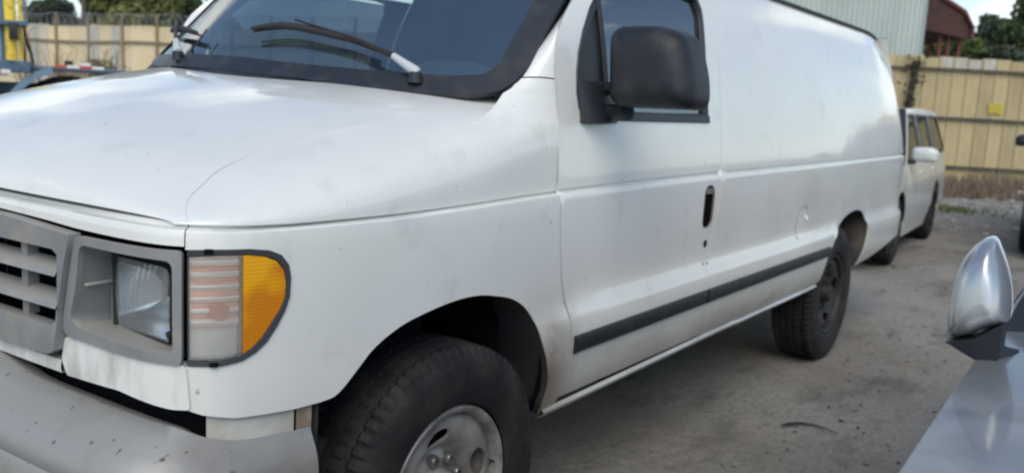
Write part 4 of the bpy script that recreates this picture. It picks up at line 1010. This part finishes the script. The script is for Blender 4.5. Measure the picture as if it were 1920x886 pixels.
shrub(ground_at(80, 19.5), 2.5, .9, 16, 'bare thin-stemmed bush between the yellow mast and the fence', TWIG, 5)
shrub(ground_at(120, 21.5), 2.1, .5, 20, 'low bare pinkish bush just left of the olive shrub', mat('pink_twig', (.20,.13,.11), .9), 8)
# ================================================================== WAREHOUSE AND CANOPY
inv = Vector((27,3.5,0)); wh = empty('warehouse', (27,3.5,0), label='pale grey-green corrugated metal building rising behind the fence', cat='building')
uW = Vector((-.583,.811,0)).normalized(); nW = Vector((-.811,-.583,0)); oW = Vector((26.85,3.5,0))
def wf_(u, v, z): return tuple(oW + uW*u + nW*v + Vector((0,0,z)))
CORR = [mat('corrugated_a', (.50,.55,.51), .5, .1, col2=(.45,.50,.47), nscale=1), mat('corrugated_b', (.47,.52,.485), .5, .1, col2=(.43,.48,.45), nscale=1.5)]
for i in range(14):
    mb = MB(); u0 = i*.76; us = []; 
    for k in range(5):
        b = u0 + k*.152; us += [(b,0),(b+.05,0),(b+.07,.035),(b+.125,.035),(b+.15,0)]
    mb.grid(lambda k, z: wf_(us[k][0], us[k][1], z), list(range(len(us))), [0,2.95,2.96,8.6]); fbuild(mb, 'wall_sheet', CORR[i % 2], wh, sharp=20)
fbuild(MB().box(wf_(.0,.02,4.3), (.10,.10,8.6)), 'corner_trim', mat('trim_greygreen', (.38,.42,.40), .5), wh, smooth=False)
mb = MB(); 
q = [wf_(0,0,0), wf_(0,-9,0), wf_(0,-9,8.6), wf_(0,0,8.6)]; mb.add(q, [(0,1,2,3)]); q = [wf_(0,0,8.6), wf_(10.6,0,8.6), wf_(10.6,-9,8.6), wf_(0,-9,8.6)]; mb.add(q, [(0,1,2,3)]); q = [wf_(10.6,0,0), wf_(10.6,-9,0), wf_(10.6,-9,8.6), wf_(10.6,0,8.6)]; mb.add(q, [(0,1,2,3)])
fbuild(mb, 'wall', CORR[0], wh, smooth=False)
cn = empty('steel_canopy', (31,3.8,0), label='open shed of dark red steel columns and braces beyond the building', cat='canopy'); inv = Vector((31,3.8,0))
REDST = mat('red_oxide_steel', (.17,.055,.045), .6, col2=(.10,.04,.035), nscale=3); DKR = mat('dark_roof_underside', (.045,.025,.025), .8, col2=(.09,.04,.03), nscale=2)
def cp_(px, py, D=31.5): return tuple(atp(px, py, D))
Dc = 31.5; oC = Vector(atp(1745, 110, Dc)); oC.z = 0; uC = Vector((.577,-.817,0)).normalized(); wC = Vector((.817,.577,0))
def cc(u, v, z): return tuple(oC + uC*u + wC*v + Vector((0,0,z)))
for u, v, z1 in ((.25,0,5.3),(.25,4,5.3),(.55,0,5.2),(.80,2,5.2),(.95,0,4.7),(.95,5,4.7)):
    c = MB(); c.box(cc(u,v,z1/2), (.10,.10,z1), Matrix.Rotation(-.956,3,'Z')); c.box(cc(u-.06,v,z1/2), (.012,.14,z1), Matrix.Rotation(-.956,3,'Z')); fbuild(c, 'column', REDST, cn, smooth=False)
for a, b in (((.25,0,3.3),(.55,0,3.9)),((.95,0,4.5),(.25,0,5.4)),((.55,0,4.4),(.80,2,5.0)),((-.4,0,5.9),(.95,0,4.6)),((.25,4,3.0),(.95,5,4.6)),((.25,0,2.7),(.55,0,3.3))):
    fbuild(MB().tube([cc(*a), cc(*b)], .045, 6), 'brace', REDST, cn)
rf2 = MB()
pts = [(-3.5,-.3,7.6),(.85,-.3,5.25),(1.15,-.3,4.75),(1.15,-.3,4.35),(.95,-.3,4.35),(-.2,-.3,4.55),(-3.5,-.3,4.6)]
n = len(pts); V = [cc(*p) for p in pts] + [cc(p[0], 9, p[2]) for p in pts]; rf2.add(V, [tuple(range(n)), tuple(range(2*n-1, n-1, -1))] + [(i, (i+1) % n, n+(i+1) % n, n+i) for i in range(n)])
fbuild(rf2, 'roof', DKR, cn, smooth=False)
fbuild(MB().tube([cc(-3.5,-.36,7.6), cc(.85,-.36,5.25), cc(1.18,-.36,4.72), cc(1.18,-.36,4.35)], .07, 6), 'roof_edge', REDST, cn)
# ================================================================== TREES
def leaf_cloud(mb, rr, blobs, n, size, up=.0):
    tot = sum(b[3] for b in blobs)
    for cx, cy, cz, w_, rx, rz_ in blobs:
        for i in range(int(n*w_/tot)):
            a = Vector((rr.gauss(0,1), rr.gauss(0,1), rr.gauss(0,1))).normalized(); r = rr.random()**.4
            c = Vector((cx + a.x*rx*r, cy + a.y*rx*r, cz + a.z*rz_*r)); s = size*rr.uniform(.5,1.4)
            u = Vector((rr.gauss(0,1), rr.gauss(0,1), rr.gauss(0,1))).normalized(); v = u.cross(Vector((rr.gauss(0,1), rr.gauss(0,1), rr.gauss(0,1)))).normalized()
            mb.add([c-u*s, c+v*s*.45, c+u*s, c-v*s*.45], [(0,1,2,3)])
def leafm(name, a, b, sc=.5): return mat(name, a, .85, col2=b, nscale=sc, ndet=5, nlo=.4, nhi=.6)
G1 = leafm('leaf_dark', (.05,.075,.035), (.10,.13,.05)); G2 = leafm('leaf_olive', (.09,.105,.040), (.19,.19,.06)); G3 = leafm('leaf_pine', (.04,.062,.038), (.075,.10,.055)); G4 = leafm('leaf_bright', (.06,.10,.03), (.11,.16,.05)); G5 = leafm('leaf_greyblue', (.045,.06,.045), (.085,.10,.07))
BARK = mat('bark', (.14,.12,.10), .9, col2=(.08,.065,.05), nscale=5)
def tree(name, loc, h, cr_, m, label, seed, n=5000, size=.16, low=.25, slender=False, group=None):
    rr = random.Random(seed); t = empty(name, loc, label=label, cat='tree', group=group)
    tr = MB(); tr.tube([(0,0,-.1),(rr.gauss(0,.1),rr.gauss(0,.1),h*.35),(rr.gauss(0,.2),rr.gauss(0,.2),h*.7),(rr.gauss(0,.2),rr.gauss(0,.2),h*.93)], [h*.025,h*.019,h*.012,h*.004], 8)
    blobs = []
    k = 13 if not slender else 16
    for i in range(k):
        f = (i+.5)/k; z = h*(low + (1-low)*f); rad = cr_*(math.sin(PI*min(1, .18+.82*f))**.6 if not slender else (1.05-f))
        a = rr.uniform(0, 2*PI); d = rad*rr.uniform(.25,.75); cx, cy = math.cos(a)*d, math.sin(a)*d
        tr.tube([(0,0,z*.78), (cx*.6,cy*.6,z*.92), (cx,cy,z)], [h*.009,h*.006,h*.002], 5); r_ = cr_*rr.uniform(.30,.48)
        blobs.append((cx,cy,z,r_*r_,r_,r_*rr.uniform(.45,.75)))
    tr.build('trunk', BARK, t)
    lv = MB(); leaf_cloud(lv, rr, blobs, n, size); tag(lv.build('crown', m, t, smooth=False), kind='stuff'); return t
# left, beyond the sand-coloured fence
spec = [(80,46,5.0,1.5,G3,'dark rounded pine crown low in the gap of bright sky'),(165,38,8.2,1.7,G2,'yellow-green tree with layered limbs beyond the fence'),(215,40,9.5,2.2,G1,'dense dark tree just right of the yellow-green one'),(265,36,7.8,2.5,G2,'olive tree nearer the windshield pillar'),(310,42,10,3.0,G3,'tall dark pine crown beside the windshield pillar'),(360,39,9,3.0,G1,'dark tree partly cut by the windshield pillar'),(108,60,6.2,2.6,G5,'low distant hazy tree between the pine crown and the yellow-green one')]
for k, (px, D, h, c, m_, lb) in enumerate(spec): tree('pine_tree', ground_at(px, D), h, c, m_, lb, 20+k, n=6500, size=.20, low=.2, group='trees beyond the left fence')
# a bare tree rising by the yellow mast
rr = random.Random(4); bt = empty('bare_tree', ground_at(52, 30), label='thin grey leafless tree rising right beside the yellow mast', cat='tree'); b_ = MB(); b_.tube([(0,0,0),(.1,0,2.5),(.0,.1,5.2),(.2,.1,7)], [.10,.085,.05,.02], 7)
for i in range(22):
    z = rr.uniform(2.6,6.6); a = rr.uniform(0, 2*PI); l = rr.uniform(.5,1.5); e = Vector((math.cos(a)*l, math.sin(a)*l, z+l*.7)); b_.tube([(.05,.05,z), e*.5+Vector((0,0,z*.5+.1)), e], [.03,.02,.008], 4)
b_.build('trunk', mat('grey_bark', (.24,.22,.20), .9), bt)
# right, beyond the tan fence
spec = [(1752,42,5.2,1.6,G2,'yellowish bush seen between the red columns'),(1785,40,4.9,1.5,G4,'light green bush just right of the red columns'),(1812,50,7.4,1.7,G3,'narrow dark conifer right of the canopy roof edge'),(1838,46,6.6,1.8,G5,'grey-green tree below the open sky'),(1862,40,5.9,1.6,G1,'dark tree left of the palm'),(1893,42,6.6,1.9,G4,'leafy green tree right of the palm'),(1918,40,7.2,1.9,G1,'dark tree at the right edge of the photo'),(1940,44,8,2.2,G5,'grey-green tree cut by the right edge'),(1846,37,4.4,1.5,G5,'low grey thicket under the palm'),(1900,36,4.2,1.6,G3,'low dark thicket behind the fence top'),(1925,52,9,2.4,G4,'tall bright tree far behind the dark one at the edge'),(1820,38,4.5,1.4,G1,'low dark bush behind the pale fence patches')]
for k, (px, D, h, c, m_, lb) in enumerate(spec): tree('tree', ground_at(px, D), h, c, m_, lb, 60+k, n=5200, size=.17, low=.12, group='trees beyond the right fence')
pm = empty('palm_tree', ground_at(1877, 41), label='small palm whose spiky head stands above the right-hand trees', cat='tree')
MB().tube([(0,0,0),(.1,0,3),(0,.05,6.0)], [.16,.13,.10], 8).build('trunk', BARK, pm)
fr2 = MB(); rr = random.Random(9)
for i in range(34):
    a = 2*PI*i/34*2.4; el = rr.uniform(-.5,1.3); L_ = rr.uniform(.8,1.15); pv = None
    for k in range(7):
        s = k/6*L_; p = Vector((math.cos(a)*math.cos(el)*s, math.sin(a)*math.cos(el)*s, 6.0 + math.sin(el)*s - .35*s*s)); 
        if pv is not None:
            d = (p-pv).normalized(); sd_ = d.cross(Vector((0,0,1))).normalized()*.17*(1-.6*k/6)
            for sgn in (1,-1): fr2.add([pv, p, p+sd_*sgn*.8+d*.10+Vector((0,0,-.04)), pv+sd_*sgn+d*.10+Vector((0,0,-.05))], [(0,1,2,3)])
        pv = p
tag(fr2.build('fronds', G4, pm, smooth=False), kind='stuff')

# ================================================================== OTHER VEHICLES
def build_car(root, P, paint, glass, dark_wheels=True, hood_open=False):
    """P: dimensions. x runs rearwards from the front axle, y = 0 the centre line"""
    xf, xr, wb, w = P['xf'], P['xr'], P['wb'], P['w']/2
    hz = lambda x: pchip(P['hx'], P['hz'], x)                              # height of the shoulder line
    def wid(x):
        a = clamp((x-xf)/.55); b = clamp((xr-x)/.45); return w*(.80+.20*(1-(1-a)**2.2))*(.86+.14*(1-(1-b)**2.2))
    def sd(x, z, off=0.):
        zt = hz(x); k = clamp((z-.2)/(zt-.2)); d = .05*(1-sstep(k/.35)) + .045*sstep((k-.72)/.28) - off; return (x, -(wid(x)-d), z)
    R_ = P['R']
    def arc(cx, zb, hi=R_+.055):
        a0 = math.asin(clamp((zb-R_)/hi, -1, 1)); return [(cx - hi*math.cos(a0+t*(PI-2*a0)), R_ + hi*math.sin(a0+t*(PI-2*a0))) for t in ls(0,1,16)]
    zb = .22; dx0, dx1, dx2 = P['doors']
    top = lambda a, b, k=8: [(x, hz(x)) for x in ls(b, a, k)]
    fenO = [(xf+.02,.26)] + arc(0, .26) + [(dx0-.003,zb)] + [(dx0-.003,hz(dx0))] + top(xf+.02, dx0-.01)
    quO = [(wb-R_*.95,.30)] if False else []
    pieces = [('fender', fenO), ('front_door', [(dx0+.003,zb),(dx1-.003,zb),(dx1-.003,hz(dx1))] + top(dx0+.003, dx1-.01)),
      ('rear_door', [(dx1+.003,zb),(dx2-.28,zb)] + [(dx2-.22,.42),(dx2-.05,.66),(dx2-.003,.74),(dx2-.003,hz(dx2))] + top(dx1+.003, dx2-.01)),
      ('rear_quarter', [(dx2-.27,zb)] + arc(wb, zb) + [(xr-.03,.30),(xr,hz(xr))] + top(dx2+.003, xr-.01) + [(dx2+.003,.74),(dx2-.045,.655),(dx2-.215,.41)])]
    for nm, O in pieces:
        for sg in (1,-1):
            mb = panel_geo(MB(), O, [], sd, .09, .012, .10, zlines=())
            if sg < 0: mb.v = [(x,-y,z) for x,y,z in mb.v]; mb.f = [tuple(reversed(f)) for f in mb.f]
            o = mb.build(nm, paint, root, sharp=45)
            if 'door' in nm:
                xx = (dx1 if nm == 'front_door' else dx2) - .16; h_ = MB().box((xx, -sg*(wid(xx)-.02), hz(xx)-.12), (.16,.03,.025), bev=.008); h_.build('door_handle', paint, o)
    # hood / deck between the shoulders
    def topf(x, k, lift=.05):
        zt = hz(x); yy = wid(x)-.045; a = (k*2-1); return (x, a*yy, zt + lift*(1-abs(a)**2.6) * clamp((x-xf)/.3))
    hd_ = MB().grid(lambda x, k: topf(x, k), ls(xf+.02, P['ws0']+.12, 12), [.085,.12,.2,.3,.4,.5,.6,.7,.8,.88,.915]); hd_.build('hood', paint if not hood_open else mat('engine_bay_dark', (.03,.03,.03), .8), root)
    for a_, b_ in ((0,.079),(.921,1)): MB().grid(lambda x, k: topf(x, k), ls(xf+.02, P['ws0']+.12, 12), ls(a_, b_, 5)).build('fender_top', paint, root)
    if P.get('trunk'): MB().grid(lambda x, k: topf(x, k, .03), ls(P['rg0']-.05, xr, 8), ls(0,1,9)).build('trunk_lid', paint, root)
    # front and rear ends
    for nm, x, s_ in (('front_bumper', xf, -1), ('rear_bumper', xr, 1)):
        mb = MB(); hz_ = hz(x+.02) if s_ < 0 else hz(x)
        mb.grid(lambda k, z: (x + s_*( .16*(1-abs(k*2-1)**3)*(1-.35*abs(z-.45)/.4) - .0), (k*2-1)*(wid(x+.02*-s_)-.02), z), ls(0,1,13), [.22,.30,.45,.6,hz_-.10,hz_]); mb.build(nm, paint, root)
    for sg in (1,-1):
        MB().grid(lambda u, v: (xf + .0 - .165*(1-abs(.86-.3*u)**3) + .01, -sg*wid(xf)*(.86-.3*u), lerp(hz(xf)-.17, hz(xf)-.03, v)), ls(0,1,5), [0,1]).build('headlight', CHROME, root)
    # greenhouse
    b0, r0, r1, b1 = P['ws0'], P['rf0'], P['rf1'], P['rg0']; rh = P['roof']; tw = P.get('tumble', .20)
    def gs(x, z, off=0.):
        k = clamp((z-hz(x))/(rh-hz(x))); return (x, -(wid(x)-.045-tw*k**1.15+off), z)
    outl = [(b0,hz(b0)-.02)] + [(lerp(b0,b1,t),hz(lerp(b0,b1,t))-.02) for t in ls(.08,1,10)] + [(r1,rh-.03),(lerp(r1,r0,.5),rh-.005),(r0,rh-.03)]
    wins = []
    def wedge(xa, xb):
        z0 = lambda x: hz(x)+.025; zt = rh-.085
        def xl(z): return b0 + (r0-b0)*clamp((z-hz(b0))/(rh-hz(b0))) + .09
        def xrr(z): return b1 + (r1-b1)*clamp((z-hz(b1))/(rh-hz(b1))) - .11
        L = [(max(xa, xl(z)), z) for z in ls(z0(max(xa,b0+.1)), zt, 6)]; Rr = [(min(xb, xrr(z)), z) for z in ls(zt, z0(min(xb,b1-.1)), 6)]
        return round_poly(L + Rr, .03, 3)
    wins = [wedge(-9, dx1-.045), wedge(dx1+.035, dx2-.03)] + ([wedge(dx2+.06, 99)] if P.get('wagon') else [])
    for sg in (1,-1):
        mb = panel_geo(MB(), outl, wins, gs, .09, .03, .09)
        if sg < 0: mb.v = [(x,-y,z) for x,y,z in mb.v]
        o = mb.build('window_pillars', paint, root, sharp=45)
        for wn_ in wins:
            g_ = panel_geo(MB(), wn_, [], lambda x, z, o_=0: gs(x, z, o_-.012), .09, 0, .12)
            if sg < 0: g_.v = [(x,-y,z) for x,y,z in g_.v]
            g_.build('side_window', glass, o)
            n_ = len(wn_); V = []
            for k_, o_ in ((1.04,.003),(.93,.004)):
                cx = sum(p[0] for p in wn_)/n_; cz = sum(p[1] for p in wn_)/n_; V += [gs(cx+(p[0]-cx)*k_, cz+(p[1]-cz)*k_, o_) for p in wn_]
            if sg < 0: V = [(x,-y,z) for x,y,z in V]
            MB().add(V, [(i, (i+1) % n_, n_+(i+1) % n_, n_+i) for i in range(n_)]).build('window_rubber', BLACKTRIM, o)
    def cross(xa, za, xb, zb_, bul):
        def f(k, t):
            x = lerp(xa, xb, t); z = lerp(za, zb_, t); y = wid(x)-.05-tw*clamp((z-hz(xa))/(rh-hz(xa)))**1.15; a = k*2-1; return (x + bul*(1-a*a)*(-1 if xb > xa else 1), a*y, z + .03*(1-a*a)*t)
        return f
    f1 = cross(b0, hz(b0)-.02, r0, rh-.03, .10); f2 = cross(b1, hz(b1)-.02, r1, rh-.03, .06)
    for f, nm in ((f1, 'windshield'), (f2, 'rear_window')):
        MB().grid(lambda k, t: f(lerp(.03,.97,k), lerp(.05,.97,t)), ls(0,1,12), ls(0,1,8), flip=(nm == 'windshield')).build(nm, glass, root)
        MB().grid(lambda k, t: Vector(f(k*.045, t)), ls(0,1,3), ls(0,1,8)).grid(lambda k, t: Vector(f(1-k*.045, t)), ls(0,1,3), ls(0,1,8)).grid(lambda k, t: Vector(f(k, .0+.06*t)), ls(0,1,12), [0,1]).build(nm+'_trim', BLACKTRIM, root)
    MB().grid(lambda x, k: (x, (k*2-1)*(wid(x)-.045-tw), rh-.03 + .05*(1-abs(k*2-1)**2.5)), ls(r0, r1, 10), ls(0,1,11)).build('roof', paint, root)
    MB().box(((b0+b1)/2, 0, .75), (b1-b0-.3, P['w']-.25, .5)).box((dx1-.15, 0, 1.05), (.18, P['w']-.35, .5), Matrix.Rotation(.15,3,'Y'), .05).build('interior', mat('car_interior', (.03,.03,.035), .9), root, smooth=False)
    MB().box(((xf+xr)/2, 0, .36), (xr-xf-.3, P['w']-.5, .24)).build('underbody', DARK, root, smooth=False)
    for cx in (0, wb):
        for sg in (1,-1):
            wq = empty('wheel', (cx, -sg*(w-.115), R_)); wq.parent = root
            if sg < 0: wq.rotation_euler = (0,0,PI)
            make_tyre(R_, P['tw'], segs=96).build('tyre', TYRE, wq, sharp=28)
            rm = MB(); rm.lathe([(R_*.62,-P['tw']*.42),(R_*.60,-P['tw']*.47),(R_*.56,-P['tw']*.42),(R_*.50,-P['tw']*.25),(R_*.3,-P['tw']*.30),(R_*.12,-P['tw']*.36),(0,-P['tw']*.36)], 32)
            for k in range(6): rm.box((math.cos(k*PI/3)*R_*.36,-P['tw']*.36,math.sin(k*PI/3)*R_*.36), (R_*.44,.03,.05), Matrix.Rotation(-k*PI/3,3,'Y'), .008)
            rm.build('rim', DARKSTEEL if dark_wheels else STEEL, wq)
            wl_ = MB(); O = arc(cx, .30); wl_.grid(lambda i, k: (O[int(i)][0], -sg*(wid(cx)-.05-.30*k), O[int(i)][1]), list(range(len(O))), [0,1]); wl_.add([(p[0], -sg*(wid(cx)-.35), p[1]) for p in O], [tuple(range(len(O)))]); wl_.build('wheel_well', DARK, root, smooth=False)
    return gs
def side_mirror(root, c, size, paint, sg, rot=0):
    mo_ = empty('side_mirror', c, rot); mo_.parent = root
    O = round_poly([(0,-.5),(0,.42),(-.75,.5),(-1,.2),(-.97,-.42),(-.8,-.5)], .22, 6); O = dense(O, .1); n_ = len(O); my_ = -.5; V = []
    for k, x in ((1.0,.62),(1.02,.25),(.96,.05),(.82,-.12),(.55,-.22),(.25,-.26),(.02,-.27)): V += [(x*size[0], sg*(-1)*( -(my_+(p[0]-my_)*k))*size[1]*-1 if 0 else sg*(my_+(p[0]-my_)*k)*size[1], (p[1]*k)*size[2]) for p in O]
    MB().add(V, [(r*n_+i, (r+1)*n_+i, (r+1)*n_+(i+1) % n_, r*n_+(i+1) % n_) for r in range(6) for i in range(n_)]).build('mirror_housing', paint, mo_, sharp=70)
    MB().add([(.60*size[0], sg*(my_+(p[0]-my_)*.96)*size[1], p[1]*.96*size[2]) for p in O], [tuple(range(n_))]).build('mirror_glass', CHROME, mo_, smooth=False)
    MB().box((.03, sg*.03, -size[2]*.52), (.10,.14,.05), bev=.012).build('mirror_foot', BLACKTRIM, mo_)
    return mo_
# ---- white wagon behind the van
CREAM = mat('wagon_paint', (.72,.73,.69), .3, coat=.6, col2=(.62,.62,.57), nscale=2, spots=(.40,.38,.33), sscale=9, slo=.62, shi=.8)
wg = empty('white_wagon', (7.45,.40,0), math.radians(3.0), label='white wagon with a white door mirror parked behind the rear of the van', cat='car')
PW = dict(xf=-.86, xr=3.55, wb=2.45, w=1.72, R=.335, tw=.20, hx=[-.9,-.5,.5,3.6], hz=[.80,.90,.965,1.02], doors=(.42,1.42,2.30), ws0=.30, rf0=.98, rf1=3.15, rg0=3.5, roof=1.56, wagon=True, tumble=.17)
build_car(wg, PW, CREAM, glass_mat('wagon_glass', (.12,.16,.15), ior=1.35, dust=.05, filmcol=(.15,.18,.17)), hood_open=True)
side_mirror(wg, (.50,-.83,1.08), (.13,.25,.155), CREAM, 1); side_mirror(wg, (.50,.86,1.06), (.13,.25,.155), CREAM, -1)
# ---- silver car at the right
SILV = mat('silver_paint', (.27,.275,.285), .38, .45, coat=.5, spots=(.16,.165,.17), sscale=8, slo=.5, shi=.7)
sv = empty('silver_car', (-.98,-3.045,0), 0, label='silver car in the right corner, only its hood edge and ear-shaped mirror in view', cat='car')
PS = dict(xf=-.75, xr=3.75, wb=2.7, w=1.84, R=.34, tw=.21, hx=[-.8,-.4,.2,1.0,3.8], hz=[.86,.94,1.0,1.03,1.05], doors=(1.25,2.0,2.85), ws0=1.05, rf0=1.75, rf1=3.0, rg0=3.65, roof=1.50, wagon=False, trunk=False, tumble=.24)
build_car(sv, PS, SILV, SGLASS, dark_wheels=False)
me_o = empty('side_mirror', (0,0,0)); me_o.parent = sv
# ear-shaped housing: outline across the car, puffed forward, hollow behind
EO = catmull([(-2.120,1.060),(-2.117,1.085),(-2.117,1.112),(-2.120,1.150),(-2.127,1.182),(-2.141,1.208),(-2.155,1.221),(-2.168,1.224),(-2.180,1.205),(-2.194,1.172),(-2.203,1.140),(-2.207,1.105),(-2.205,1.092),(-2.180,1.078),(-2.155,1.062),(-2.135,1.053)], 4)
EO = [(p[0], p[1]) for p in EO] + [(-2.124,1.053)]; n_ = len(EO); ey, ez = -2.165, 1.13; V = []
RG = [(.97,.06),(1.0,.03)] + [(math.cos(math.radians(q_))**.55, .03-.075*math.sin(math.radians(q_))) for q_ in (0,14,26,38,50,62,72,80,86,89)]
for k, x in RG:
    V += [(-.13 + .98 + x + (ez+(p[1]-ez)*k-1.05)*.10, ey+(p[0]-ey)*k+3.045, ez+(p[1]-ez)*k) for p in EO]
MB().add(V, [(r*n_+i, (r+1)*n_+i, (r+1)*n_+(i+1) % n_, r*n_+(i+1) % n_) for r in range(len(RG)-1) for i in range(n_)] + [tuple((len(RG)-1)*n_+i for i in range(n_))]).build('mirror_housing', mat('silver_cap', (.50,.51,.52), .30, .75, coat=.4), me_o, sharp=80)
MB().add([(-.085+.98+(p[1]-1.05)*.1, p[0]+3.045, p[1]) for p in EO], [tuple(range(n_))]).build('mirror_glass', CHROME, me_o, smooth=False)
wt_ = [(-.15,-2.123,1.050),(-.15,-2.163,1.062),(-.15,-2.203,1.095),(-.14,-2.202,1.035),(-.135,-2.186,1.018),(-.145,-2.150,1.036)]
ef = MB().add([(x+.98+dx, y+3.045, z) for dx in (0,.07) for x, y, z in wt_], [(5,4,3,2,1,0),(6,7,8,9,10,11)] + [(i, (i+1) % 6, 6+(i+1) % 6, 6+i) for i in range(6)]); ef.build('mirror_underside', BLACKTRIM, me_o)
ft = MB().tube([(-.12+.98,-2.175+3.045,1.045),(-.08+.98,-2.20+3.045,1.015),(-.02+.98,-2.235+3.045,.99)], [.022,.030,.04], 12); ft.build('mirror_foot', BLACKTRIM, me_o)
# ---- dark car beyond the right edge of the frame
dk = empty('black_car', (9.95,-2.21,0), math.radians(4), label='black vehicle at the far right edge, showing one front tyre and mirror', cat='car')
PD = dict(xf=-.85, xr=3.8, wb=2.75, w=1.86, R=.37, tw=.24, hx=[-.9,-.4,.5,3.9], hz=[.95,1.03,1.08,1.12], doors=(.45,1.5,2.5), ws0=.35, rf0=1.1, rf1=3.4, rg0=3.75, roof=1.75, wagon=True, tumble=.18)
build_car(dk, PD, mat('black_paint', (.012,.012,.014), .3, coat=.6), SGLASS); side_mirror(dk, (.5,.93,1.25), (.12,.20,.14), BLACKTRIM, -1); side_mirror(dk, (.5,-.93,1.25), (.12,.20,.14), BLACKTRIM, 1)
# ================================================================== BLUE TRUCK WITH YELLOW MAST (far left)
Dt = 12.0; oT = CLOC + (CF + CR*((100-960)/FPX) - CU*((130-443)/FPX))*Dt; oT.z = 0; vT = (Vector((CLOC.x, CLOC.y, 0)) - oT).normalized(); uT = Vector((-vT.y, vT.x, 0))
tk = empty('blue_truck', tuple(oT), label='blue flatbed truck with a yellow lifting mast at the left edge', cat='truck'); inv = Vector(oT)
RT = Matrix(((uT.x, -vT.x, 0), (uT.y, -vT.y, 0), (0,0,1)))
def tp(u, v, z): return oT + uT*u + vT*v + Vector((0,0,z))
TBLUE = mat('truck_blue', (.075,.13,.19), .5, col2=(.11,.17,.23), nscale=3, spots=(.05,.05,.05), sscale=6, slo=.6, shi=.8); PBLUE = mat('pale_blue_side', (.26,.38,.47), .5, col2=(.30,.41,.49), nscale=2); YEL = mat('mast_yellow', (.88,.64,.07), .45, col2=(.75,.52,.07), nscale=3, spots=(.30,.18,.05), sscale=7, slo=.62, shi=.74)
def tb_(name, c, d, m, par=None, bev=0.01, rot=None):
    r = RT if rot is None else RT @ rot; return fbuild(MB().box(tp(*c), d, r, bev), name, m, par or tk, sharp=40)
# u along the picture plane, 138 px per metre here
tb_('side_box', (-1.335,0,2.2), (1.55,1.8,1.55), PBLUE); tb_('box_edge', (-.535,.85,2.2), (.06,.12,1.60), TBLUE)
fbuild(MB().tube([tp(-.45,.98,1.58), tp(-.47,.98,3.2)], .066, 16), 'yellow_mast', YEL, tk); fbuild(MB().tube([tp(-.345,.95,1.58), tp(-.365,.95,3.2)], .022, 10), 'yellow_mast', YEL, tk)
tb_('mast_bracket', (-.45,.98,2.02), (.36,.26,.06), TBLUE); tb_('hydraulic_block', (-.42,1.10,1.92), (.10,.10,.20), DARKSTEEL)
fbuild(MB().tube([tp(-.32,.7,2.02), tp(-.30,.72,1.85), tp(-.22,.72,1.55)], .016, 6).tube([tp(-.36,.7,2.0), tp(-.34,.74,1.8), tp(-.30,.74,1.5)], .012, 6), 'hoses', RUBBER, tk)
tb_('deck', (-.9,0,1.50), (1.3,2.0,.14), TBLUE); tb_('deck', (.35,-.1,1.50), (1.25,1.9,.05), TBLUE); tb_('light_rail', (-.75,1.02,1.42), (.5,.04,.08), mat('rail_grey', (.35,.37,.38), .5))
RED = mat('reflector_red', (.55,.06,.05), .4); WHT = mat('reflector_white', (.75,.75,.72), .4)
for u0, u1, z, m_ in ((-.70,-.57,1.435,RED),(-.57,-.47,1.435,WHT)): tb_('reflective_tape', ((u0+u1)/2,1.045,z), (u1-u0,.006,.045), m_, bev=0)
for i, m_ in enumerate((RED,WHT,RED,WHT)): tb_('reflective_tape', (.08+.145*i,.93,1.535), (.14,.02,.035), m_ if i else RED, bev=0)
fd_ = MB()
fd_.grid(lambda a, v: tp(.18 + .80*math.cos(a), v, .72 + .83*math.sin(a)), ls(PI*.99, PI*.58, 12), [.95,.55]); fd_.grid(lambda a, k: tp(.18 + (.80-.08*k)*math.cos(a), .95, .72 + (.83-.09*k)*math.sin(a)), ls(PI*.99, PI*.58, 12), [0,1]); fbuild(fd_, 'fender', mat('fender_blue', (.16,.25,.33), .5), tk)

def truck_wheel(c, parent, r=.46, wdt=.26, face=vT):
    w = empty('wheel', tuple(Vector(c)-inv)); w.parent = parent; w.rotation_euler = (0,0, math.atan2(-face.y, -face.x) - PI/2 + PI if 0 else math.atan2(face.y, face.x) + PI/2)
    make_tyre(r, wdt, segs=96).build('tyre', TYRE, w, sharp=28); MB().lathe([(r*.62,-.10),(r*.58,-.13),(r*.5,-.06),(r*.25,-.04),(r*.22,-.10),(0,-.11)], 28).build('rim', mat('rusty_rim_orange', (.22,.09,.04), .7, col2=(.10,.06,.04), nscale=8), w); return w
truck_wheel(tp(.18,.60,.70), tk, .72); truck_wheel(tp(-1.45,.60,.70), tk, .72); truck_wheel(tp(.18,-.9,.70), tk, .72); truck_wheel(tp(-1.45,-.9,.70), tk, .72)
tb_('deck_clutter', (.18,.5,1.58), (.10,.1,.07), DARKSTEEL); tb_('deck_clutter', (.38,.5,1.57), (.12,.1,.05), WHT); tb_('chassis', (-.3,0,1.15), (3.6,.9,.30), TBLUE); tb_('landing_leg', (-.72,.9,.75), (.12,.12,1.4), DARKSTEEL); tb_('landing_leg', (-1.9,-.8,.75), (.12,.12,1.4), DARKSTEEL)
